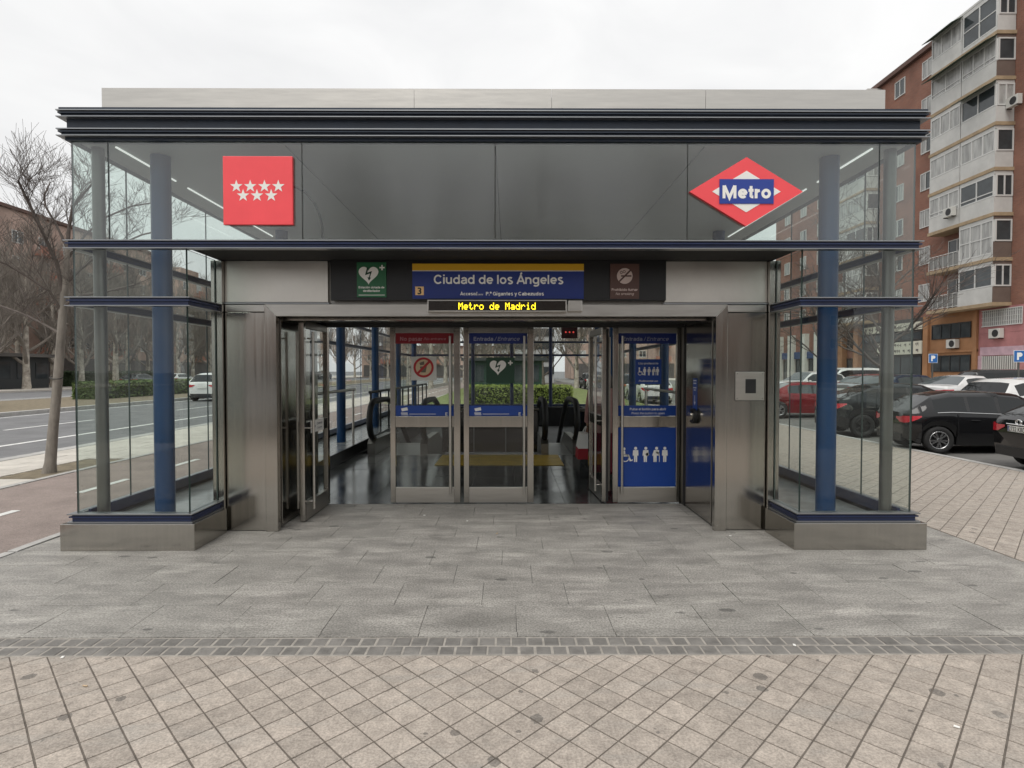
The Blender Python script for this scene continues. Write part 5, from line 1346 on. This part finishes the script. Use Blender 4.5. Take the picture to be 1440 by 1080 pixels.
def bay(ya, yb, full=True):
    ym = ya+(yb-ya)*.5
    for k, z in enumerate(ZF):
        MB().use(slab_tan).box(FXB-.06, FXW+.1, ya-.06, yb+.06, z-.22, z).build('balcony_slab', F_)
        open_far = k in (0, 1)
        side_m = w_brown if k in (0, 1, 5) else w_panel
        for h, (a, b_) in enumerate(((ya+.02, ym-.03), (ym+.03, yb-.02))):
            if h == 1 and open_far:
                r_ = MB().use(w_paint).tube([(FXB+.03, a, z+1.0), (FXB+.03, b_, z+1.0)], .03, 6).tube([(FXB+.03, a, z+.1), (FXB+.03, b_, z+.1)], .025, 6)
                q = a
                while q <= b_+.01: r_.tube([(FXB+.03, q, z), (FXB+.03, q, z+1.0)], .018, 5); q += (b_-a)/6
                r_.build('balcony_railing', F_)
                MB().use(mat('smoked_balcony_glass', (.20, .20, .19), .4)).box(FXB+.05, FXB+.06, a+.05, b_-.05, z+.16, z+.92).build('balcony_screen', F_)
                win_x(FXW-.02, a+.7, b_-.4, z+.05, z+2.2, 2, pm=pane_dk)
                continue
            tall = (k == 6 and h == 0) or (k == 1 and h == 0)
            zp = z+.25 if tall else z+1.02
            MB().use(w_panel).box(FXB, FXB+.08, a, b_, z+.002, zp).build('balcony_panel', F_)
            win_x(FXB+.04, a+.02, b_-.02, zp+.01, z+2.42, 3 if (k+h) % 2 else 2, transom=(z+1.3 if tall or k in (2, 5) else None), pm=(pane_lt if (k*2+h) % 4 else pane_dk), fw=.08)
            MB().use(w_panel).box(FXB+.0, FXB+.08, a, b_, z+2.43, z+2.62).build('balcony_head', F_)
            if (k, h) in ((6, 1), (5, 0), (5, 1), (4, 0)):
                mb = MB().use(awn_m); mb.add([(FXB-.02, a, z+2.62), (FXB-.02, b_, z+2.62), (FXB-.75, b_, z+2.25), (FXB-.75, a, z+2.25), (FXB-.02, a, z+2.58), (FXB-.02, b_, z+2.58), (FXB-.75, b_, z+2.21), (FXB-.75, a, z+2.21)], [(0, 1, 2, 3), (7, 6, 5, 4), (3, 2, 6, 7), (0, 3, 7, 4), (1, 2, 6, 5)])
                mb.build('awning', F_)
        # near side of the bay
        MB().use(side_m).box(FXB+.002, FXW-.03, ya+.005, ya+.019, z+.004, z+1.0).build('side_panel', F_)
        win_y(ya+.02, FXB+.085, FXW-.03, z+1.02, z+2.42, 1 if k % 2 else 2, pm=pane_dk if k != 4 else pane_lt, fw=.09)
        MB().use(side_m).box(FXB+.002, FXW-.03, ya+.005, ya+.019, z+2.43, z+2.62).build('side_panel', F_)
    MB().use(w_panel).box(FXB-.02, FXW+.1, ya-.03, yb+.03, ZF[-1]+2.63, ZF[-1]+2.78).build('bay_roof', F_)
bay(36.0, 41.6); bay(49.0, 54.6)
def aircon(x, y, z, label, facing='x'):
    e = empty('air_conditioner', (x, y, z), label=label, cat='air conditioner', group='air conditioners on the flats')
    MB().use(ac_m).box(x-.32, x, y-.42, y+.42, z, z+.62).build('case', e, bevel=.02)
    mb = MB().use(trim_m)
    if facing == 'x':
        mb.tube([(x-.33, y-.1, z+.31), (x-.325, y-.1, z+.31)], .24, 20)
    else: mb.tube([(x-.16, y-.43, z+.31), (x-.16, y-.425, z+.31)], .13, 20)
    mb.build('fan_grille', e)
    MB().use(trim_m).box(x-.30, x+.02, y-.35, y-.32, z-.05, z-.003).box(x-.30, x+.02, y+.32, y+.35, z-.05, z-.003).build('bracket', e)
aircon(31.7, 35.55, ZF[4]+.75, 'air conditioner hung on the near side of the glazed balconies')
aircon(30.75, 39.4, ZF[2]+.62, 'air conditioner fixed to a white balcony front')
aircon(31.85, 40.3, 3.25, 'large air conditioner on the orange shop front')
aircon(31.85, 36.7, 3.75, 'air conditioner on the pink shop front')

# shop fronts
def wallp(y0, y1, z0, z1, m, nm='shop_wall', dx=.0): return MB().use(m).box(31.88-dx, 31.998, y0, y1, z0, z1).build(nm, F_)
wallp(38.3, 43.0, .14, 5.77, orange_w); wallp(20.0, 38.29, .14, 4.1, pink_w); wallp(34.0, 38.28, 4.11, 5.77, pink_w); wallp(20.0, 33.99, 4.11, 6.3, w_panel)
win_x(31.86, 38.9, 42.5, 3.95, 5.05, 4, trim_m, pane_dk); win_x(31.86, 38.9, 42.5, 1.55, 2.75, 4, trim_m, pane_dk)
MB().use(orange_w).box(31.78, 31.879, 38.3, 43.0, 2.95, 3.1).build('string_course', F_)
MB().use(orange_w).box(31.70, 31.879, 42.75, 43.25, .14, 5.76).build('pilaster', F_); MB().use(orange_w).box(31.72, 31.879, 38.3, 38.6, .14, 5.76).build('pilaster', F_)
wallp(43.3, 50.8, .14, 5.77, mat('dark_shop', (.06, .055, .05), .5))
win_x(31.86, 43.5, 50.6, 1.0, 2.8, 6, trim_m, pane_dk); win_x(31.86, 43.5, 50.6, 4.05, 4.75, 6, trim_m, pane_dk)
sgn = mat('cream_sign', (.62, .60, .50), .6); ink = mat('sign_ink', (.12, .11, .10), .6)
def shopsign(y0, y1, z0, z1, label, rows=1):
    e = MB().use(sgn).box(31.70, 31.83, y0, y1, z0, z1).build('shop_sign'); tag(e, label, 'sign')
    rg = random.Random(int(y0*7)); mb = MB().use(ink)
    for r_ in range(rows):
        y = y0+.35; zc = z1-(z1-z0)*(r_+.5)/rows; hh_ = (z1-z0)*.26/rows
        while y < y1-.5:
            w = rg.uniform(.10, .26)
            mb.box(31.690, 31.699, y, y+w*.25, zc-hh_, zc+hh_); mb.box(31.690, 31.699, y+w*.25, y+w, zc-hh_*.2, zc+hh_*rg.uniform(.2, 1)); y += w+rg.choice((.08, .08, .35))
    mb.build('lettering', e)
shopsign(43.35, 50.7, 4.85, 5.45, 'long cream shop sign under the first floor of the flats'); shopsign(43.35, 48.6, 2.95, 3.95, 'cream shop sign with a dark badge above the shop windows', 2)
for y in (51.0, 53.4, 55.8): MB().use(orange_w).box(31.5, 31.997, y, y+.7, .14, 5.77).build('pilaster', F_)
win_x(31.95, 51.8, 53.3, 1.0, 2.8, 2, trim_m, pane_dk); win_x(31.95, 54.2, 55.7, 1.0, 2.8, 2, trim_m, pane_dk); win_x(31.95, 51.8, 53.3, 3.6, 5.2, 2, trim_m, pane_dk); win_x(31.95, 54.2, 55.7, 3.6, 5.2, 2, trim_m, pane_dk)
for y in (57.5, 60.2, 63.0, 65.8): MB().use(mat('pale_pillar', (.66, .66, .60), .7, var=.1)).box(31.5, 31.997, y, y+.9, .14, 5.6).build('pilaster', F_)
for y in (58.5, 61.2, 64.0):
    tag(MB().use(mat('bank_blue', (.02, .06, .16), .5)).box(31.7, 31.99, y, y+1.6, 2.95, 3.7).build('shop_sign'), 'dark blue fascia between pale pillars, %s from the orange columns' % {58.5: 'first', 61.2: 'second', 64.0: 'third'}[y], 'sign')
    win_x(31.95, y, y+1.6, .3, 2.9, 2, trim_m, pane_dk)
# pink front: grilles, shutters
def grille(y0, y1, z0, z1):
    mb = MB().use(w_paint); q = y0
    mb.box(31.80, 31.86, y0, y1, z0, z0+.06).box(31.80, 31.86, y0, y1, z1-.06, z1)
    while q <= y1: mb.box(31.81, 31.85, q-.018, q+.018, z0+.06, z1-.06); q += .16
    z = z0+.3
    while z < z1-.1: mb.box(31.812, 31.848, y0, y1, z-.014, z+.014); z += .3
    mb.build('window_grille', F_)
    MB().use(pane_lt).box(31.865, 31.877, y0, y1, z0, z1).build('pane', F_)
grille(35.0, 38.0, 4.55, 5.65); grille(31.0, 34.8, 3.4, 5.6)
MB().use(lilac_w).box(31.83, 31.879, 33.4, 38.1, 2.65, 3.2).build('fascia_board', F_)
for y0, y1 in ((35.3, 37.9), (31.0, 33.4)):
    mb = MB().use(mat('white_shutter', (.60, .59, .56), .6)); q = y0
    while q < y1: mb.box(31.80, 31.85, q, q+.06, .16, 2.6); q += .16
    mb.build('roller_bars', F_); MB().use(mat('dim_shop', (.10, .10, .10), .6)).box(31.86, 31.878, y0, y1, .16, 2.6).build('shop_window', F_)
MB().use(lilac_w).box(31.84, 31.879, 37.95, 38.28, .14, 2.64).build('fascia_board', F_)

# parking signs
def psign(u, v, Y, s, label):
    p = at(u, v, Y); e = empty('parking_sign', (p.x, Y, 0), label=label, cat='sign', group='parking signs')
    MB().use(mat('sign_rim', (.75, .76, .76), .5)).box(p.x-s/2, p.x+s/2, Y-.012, Y, p.z-s/2, p.z+s/2).build('rim', e)
    MB().use(mat('traffic_blue', (.012, .13, .42), .4)).box(p.x-s*.46, p.x+s*.46, Y-.016, Y-.0125, p.z-s*.46, p.z+s*.46).build('plate', e)
    MB().use(white_m).text('P', p.x, p.z, Y-.018, width=s*.46, height=s*.62, off=.03).build('lettering', e)
    MB().use(grey_post_m).tube([(p.x, Y+.03, -.05), (p.x, Y+.03, p.z+s*.3)], .035, 8).build('pole', e)
psign(1312, 504, 26.0, .42, 'blue parking sign on a pole before the orange shop front')
psign(1433.5, 501, 23.5, .50, 'blue parking sign on a pole at the frame edge before the pink shop')

# ------------------------------------------------------------------ brick blocks across the avenue
def block(x, y, rz, Ln, H, label, m, wy=3.6, nm='brick_block'):
    """block of flats; its own +x side carries the windows and balconies"""
    e = empty(nm, (x, y, 0), rz, label=label, cat='building')
    def sub(mb, n_): o = mb.build(n_); o.parent = e; return o
    y0, y1 = -Ln/2, Ln/2
    sub(MB().use(m).box(-14, 0, y0, y1, .02, H), 'wall')
    sub(MB().use(mat('roof_edge', (.13, .075, .06), .8)).box(-14.2, .3, y0-.2, y1+.2, H, H+.35), 'roof')
    sub(MB().use(m).box(-9, -3, y0+6, y0+12, H+.351, H+2.6), 'roof_house')
    fr = MB().use(w_paint); fr.box(0, .06, 0, 1.5, 0, .1).box(0, .06, 0, 1.5, 1.3, 1.4).box(0, .059, 0, .08, .1, 1.3).box(0, .059, 1.42, 1.5, .1, 1.3).box(0, .058, .71, .79, .1, 1.3); frm = fr.mesh('window')
    pn = [MB().use(q).box(.012, .03, .08, 1.42, .1, 1.3).mesh('pane') for q in (pane_dk, pane_dk, pane_lt)]
    bal = MB().use(mat('balcony_brick', (.36, .17, .12), .85)).box(0, 1.0, 0, 3.2, 0, .18).box(.9, 1.0, 0, 3.2, .181, 1.1).mesh('balcony')
    z = 3.6; rg = random.Random(int(abs(x)))
    while z < H-2.2:
        q = y0+1.5; j = 0
        while q < y1-2:
            o = bpy.data.objects.new('window', frm); COL.objects.link(o); o.parent = e; o.location = (.005, q, z+.9)
            p = bpy.data.objects.new('pane', rg.choice(pn)); COL.objects.link(p); p.parent = o
            if j % 3 == 1:
                k = bpy.data.objects.new('balcony', bal); COL.objects.link(k); k.parent = e; k.location = (.005, q-.85, z)
            q += wy; j += 1
        z += 2.85
    sub(MB().use(mat('dim_ground_floor', (.10, .09, .085), .6, var=.3)).box(.002, .1, y0+.5, y1-.5, .2, 3.2), 'shop_front')
block(-55, 66, 0, 52, 19.5, 'brown brick block of flats behind plane trees at the left edge', brick_far)
block(-57, 129, 0, 62, 18.0, 'farther brick block of flats down the avenue', brick_far, 4.2)
block(-14, 150, R(-90), 50, 8.0, 'distant brick block closing the view behind the hedge', brick_far, 4.2)
block(24, 118, R(-90), 22, 10.0, 'distant narrow brick block beyond the parking lot', brick_far, 4.2)
block(4, -62, R(90), 80, 9.5, 'unseen brick block added opposite the entrance, mirrored in its steel and glass', brick_far, 4.2)  # out of view; added to give the steel and glass something dark to reflect
kz = empty('kiosk', (-46, 50, 0), label='dark single storey bar kiosk across the avenue at the left edge', cat='kiosk')
dkm = mat('kiosk_dark', (.035, .04, .042), .5)
MB().use(dkm).box(-49.5, -44.2, 46.5, 54.5, .02, 2.9).build('body', kz); MB().use(mat('kiosk_roof', (.16, .15, .14), .7)).box(-50.2, -43.4, 45.8, 55.2, 2.9, 3.2).build('roof', kz)
for y in (47, 49, 51, 53): MB().use(pane_dk).box(-44.19, -44.16, y, y+1.3, .9, 2.4).build('window', kz)
# behind the pavilion
for k, (x, y, sc) in enumerate([(-3.5, 47, .7), (-7.2, 52, .8), (6.2, 52, .75), (-11, 62, .9), (.5, 60, .8), (-5.5, 70, .9), (-2.2, 66, .85), (9.5, 66, .9)]):
    put_tree(copy_tree(P[k % 3]), x, y, 0, k*.9, sc, 'bare tree on the lawn behind the hedge, %s from the kiosk' % words[k], 'bare trees behind the hedge')
kz = empty('green_kiosk', (0, 38, 0), label='dark green kiosk behind the hedge seen through the doors', cat='kiosk')
gk = mat('kiosk_green', (.012, .045, .03), .5, var=.2)
MB().use(gk).box(-2.9, 2.2, 38, 41, .03, 2.3).build('body', kz); MB().use(dkm).box(-3.2, 2.5, 37.6, 41.4, 2.3, 2.5).build('roof', kz)
for x in (-2.4, -1.1, .2, 1.3): MB().use(pane_dk).box(x, x+.7, 37.97, 37.999, .9, 2.0).build('window', kz)
ob = empty('office_building', (2.5, 76, 0), label='low office building with dark and pale bands far behind the hedge', cat='building')
MB().use(mat('office_pale', (.45, .45, .45), .7)).box(-2, 6.0, 76, 88, .03, 7.4).build('wall', ob)
for k in range(4): MB().use(dkm).box(-2.05, 6.05, 75.9, 75.999, 1.2+k*1.7, 2.2+k*1.7).build('window_band', ob)
for k in range(5):
    c = copy_tree(protos[k % 3]); place(c, 7.6+.1*k, 31+k*6.2, -.1, 92, ('white hatchback', 'black crossover', 'silver van')[k % 3]+' beyond the pavilion at the lot entrance, '+words[k]+' behind the hedge', 'cars beyond the hedge', .95)

# ------------------------------------------------------------------ the person walking in
PXx, PYy = 1.42, 8.35
skin_m = mat('skin', (.45, .27, .19), .55); hair_m = mat('black_hair', (.012, .01, .01), .45, var=.3, scale=60); coat_m = mat('pink_coat', (.50, .27, .25), .9, var=.15, scale=20, bump=.4, bscale=60)
trou_m = mat('crimson_trousers', (.22, .012, .035), .85, var=.2, scale=12, bump=.3, bscale=40); shoe_m = mat('dark_shoes', (.02, .018, .018), .5)
pr = empty('person', (PXx, PYy, 0), label='person in pink coat and crimson trousers walking in behind the open inner door', cat='person')
J = {'pel': (0, 0, .90), 'bel': (0, .01, 1.05), 'chest': (0, .02, 1.24), 'neck': (0, .03, 1.38), 'head': (0, .05, 1.46), 'top': (0, .05, 1.56),
     'sl': (-.17, .02, 1.31), 'el': (-.23, -.03, 1.06), 'wl': (-.24, .10, .85), 'hl': (-.24, .14, .77), 'sr': (.17, .02, 1.31), 'er': (.22, -.05, 1.07), 'wr': (.22, .08, .88), 'hr': (.22, .11, .80),
     'tl': (-.09, 0, .84), 'kl': (-.09, .12, .47), 'al': (-.09, .06, .09), 'fl': (-.09, .20, .04), 'tr': (.09, 0, .84), 'kr': (.09, .02, .46), 'ar': (.09, -.20, .11), 'fr': (.09, -.09, .04)}
rad = {'pel': (.14, .11), 'bel': (.125, .10), 'chest': (.15, .11), 'neck': (.05, .055), 'head': (.075, .09), 'top': (.06, .075), 'sl': (.065, .065), 'el': (.045, .045), 'wl': (.03, .03), 'hl': (.03, .02), 'sr': (.065, .065), 'er': (.045, .045), 'wr': (.03, .03), 'hr': (.03, .02),
       'tl': (.085, .09), 'kl': (.06, .06), 'al': (.038, .04), 'fl': (.04, .03), 'tr': (.085, .09), 'kr': (.06, .06), 'ar': (.038, .04), 'fr': (.04, .03)}
ED = [('pel', 'bel'), ('bel', 'chest'), ('chest', 'neck'), ('neck', 'head'), ('head', 'top'), ('chest', 'sl'), ('sl', 'el'), ('el', 'wl'), ('wl', 'hl'), ('chest', 'sr'), ('sr', 'er'), ('er', 'wr'), ('wr', 'hr'), ('pel', 'tl'), ('tl', 'kl'), ('kl', 'al'), ('al', 'fl'), ('pel', 'tr'), ('tr', 'kr'), ('kr', 'ar'), ('ar', 'fr')]
ks = list(J); me = bpy.data.meshes.new('body'); me.from_pydata([J[k] for k in ks], [(ks.index(a), ks.index(b_)) for a, b_ in ED], [])
me.materials.append(skin_m); bo = bpy.data.objects.new('body', me); COL.objects.link(bo); bo.parent = pr
sm = bo.modifiers.new('skin', 'SKIN'); sm.use_smooth_shade = True
if not me.skin_vertices: me.attributes  # the modifier adds the layer
for i, k in enumerate(ks):
    me.skin_vertices[0].data[i].radius = rad[k]; me.skin_vertices[0].data[i].use_root = (k == 'pel')
ss = bo.modifiers.new('sub', 'SUBSURF'); ss.levels = 1; ss.render_levels = 2
def sub(mb, nm): o = mb.build(nm); o.parent = pr; return o
def ring(cx, cy_, z, rx, ry, n=18): return [(cx+rx*math.cos(2*math.pi*k/n), cy_+ry*math.sin(2*math.pi*k/n), z) for k in range(n)]
ct = MB().use(coat_m).loft([ring(0, .0, .70, .215, .165), ring(0, .0, .80, .205, .16), ring(0, 0, .95, .19, .15), ring(0, .01, 1.08, .175, .14), ring(0, .02, 1.24, .195, .145), ring(0, .02, 1.32, .185, .12), ring(0, .03, 1.385, .085, .085)], caps=True)
for q in ('l', 'r'):
    a, b_, c_ = J['s'+q], J['e'+q], J['w'+q]; ct.tube([a, ((a[0]+b_[0])/2, (a[1]+b_[1])/2, (a[2]+b_[2])/2), b_, ((c_[0]+b_[0])/2, (c_[1]+b_[1])/2, (c_[2]+b_[2])/2), c_], [.085, .08, .07, .062, .055], 12)
sub(ct, 'coat')
tt = MB().use(trou_m)
for q in ('l', 'r'):
    a, b_, c_ = J['t'+q], J['k'+q], J['a'+q]; tt.tube([(a[0], a[1], a[2]+.06), ((a[0]+b_[0])/2, (a[1]+b_[1])/2, (a[2]+b_[2])/2), b_, ((c_[0]+b_[0])/2, (c_[1]+b_[1])/2, (c_[2]+b_[2])/2), c_], [.115, .105, .088, .08, .082], 12)
sub(tt, 'trousers')
hr_ = MB().use(hair_m).loft([ring(0, .02, 1.24, .10, .05), ring(0, .0, 1.34, .125, .075), ring(0, .01, 1.44, .115, .105), ring(0, .025, 1.52, .105, .11), ring(0, .035, 1.565, .085, .095), ring(0, .04, 1.60, .035, .045)]); sub(hr_, 'hair')
for q in ('l', 'r'):
    a, f = J['a'+q], J['f'+q]; lift = .0 if q == 'l' else .02
    sub(MB().use(shoe_m).loft([[(a[0]+.045*math.cos(t), a[1]-.05+.0*math.sin(t), .05+lift+.045*math.sin(t)) for t in [2*math.pi*k/12 for k in range(12)]], [(a[0]+.05*math.cos(t), a[1]+.05, .052+lift+.048*math.sin(t)) for t in [2*math.pi*k/12 for k in range(12)]], [(f[0]+.045*math.cos(t), f[1]+.03, .032+.030*math.sin(t)) for t in [2*math.pi*k/12 for k in range(12)]]]), 'shoe')
h_ = MB().use(skin_m)
for q, sx in (('l', 1), ('r', -1)):
    w_ = Vector(J['h'+q])
    for k in range(4):
        o0 = w_+Vector((-.024+.016*k, .0, -.015)); L_ = (.065, .078, .072, .056)[k]
        h_.tube([o0, o0+Vector((0, .012, -L_*.5)), o0+Vector((0, .0, -L_*.85)), o0+Vector((0, -.016, -L_))], [.0095, .009, .008, .006], 6)
    h_.tube([w_+Vector((sx*.03, .005, .02)), w_+Vector((sx*.045, .02, -.01)), w_+Vector((sx*.04, .03, -.04))], [.011, .01, .007], 6)
sub(h_, 'fingers')
bg = empty('shopping_bag', (PXx-.28, PYy+.12, .3), label='white and red shopping bag carried by the person in the pink coat', cat='bag')
bx0, by0 = PXx-.30, PYy+.10
MB().use(white_m).loft([[(bx0-.10, by0-.16, .46), (bx0+.10, by0-.16, .46), (bx0+.10, by0+.16, .46), (bx0-.10, by0+.16, .46)], [(bx0-.06, by0-.15, .68), (bx0+.06, by0-.15, .68), (bx0+.06, by0+.15, .68), (bx0-.06, by0+.15, .68)]], smooth=False).build('upper', bg)
MB().use(mat('bag_red', (.35, .02, .03), .6)).loft([[(bx0-.11, by0-.15, .30), (bx0+.11, by0-.15, .30), (bx0+.11, by0+.15, .30), (bx0-.11, by0+.15, .30)], [(bx0-.10, by0-.16, .459), (bx0+.10, by0-.16, .459), (bx0+.10, by0+.16, .459), (bx0-.10, by0+.16, .459)]], smooth=False).build('lower', bg)
MB().use(white_m).tube([(bx0, by0-.10, .68), (bx0+.03, by0-.02, .76), (bx0+.04, by0+.04, .77), (bx0+.03, by0+.09, .75), (bx0, by0+.12, .68)], .008, 6).build('handle', bg)

# scraps trodden into the paving
scrap = [MB().use(white_m).prism([(-.012, -.006), (.010, -.008), (.013, .005), (-.008, .008)], 'z', 0, .003).mesh('paper_scrap'), MB().use(mat('cigarette_end', (.55, .42, .28), .8)).tube([(-.012, 0, .004), (.012, .002, .004)], .004, 6).mesh('cigarette_end')]
for u, v, kind, lab in [(597, 725, 0, 'tiny white scrap on the granite before the red bannered door'), (657, 733, 0, 'tiny white scrap on the granite before the heart stickered door'), (1027, 754, 0, 'tiny white scrap by the foot of the right wall panel'), (88, 925, 0, 'tiny white scrap on the cobbles at the left'),
                  (1117, 908, 0, 'tiny white scrap on the cobbles at the right'), (1345, 1023, 0, 'tiny white scrap on the beige tiles at the right'), (699, 751, 1, 'cigarette end on the granite before the doors'), (120, 966, 1, 'cigarette end on the beige tiles at the left')]:
    g = CAM_R @ Vector(((u-720)/FPX, -(v-540)/FPX, -1.0)); t = -EYE/g.z
    o = bpy.data.objects.new('paper_scrap' if kind == 0 else 'cigarette_end', scrap[kind]); COL.objects.link(o)
    o.location = (g.x*t, g.y*t, .003); o.rotation_euler = (0, 0, u*1.7); tag(o, lab, 'litter', 'litter on the paving')

# unseen bare trees, added to put dark mottling into the upper glass reflection
for k, (x, y, lab) in enumerate([(-9, -24, 'unseen bare tree added to mirror at the left of the upper glass'), (1.5, -27, 'unseen bare tree added to mirror in the middle of the upper glass'), (10, -25, 'unseen bare tree added to mirror at the right of the upper glass'), (-4, -31, 'unseen bare tree added to mirror between the starred sign and the middle joint'), (6, -32, 'unseen bare tree added to mirror left of the diamond sign'), (17, -30, 'unseen bare tree added to mirror beyond the diamond sign')]):
    put_tree(copy_tree(P[k % 3]), x, y, 0, 2.0+k, 1.0, lab, 'unseen bare trees added for the glass reflection')
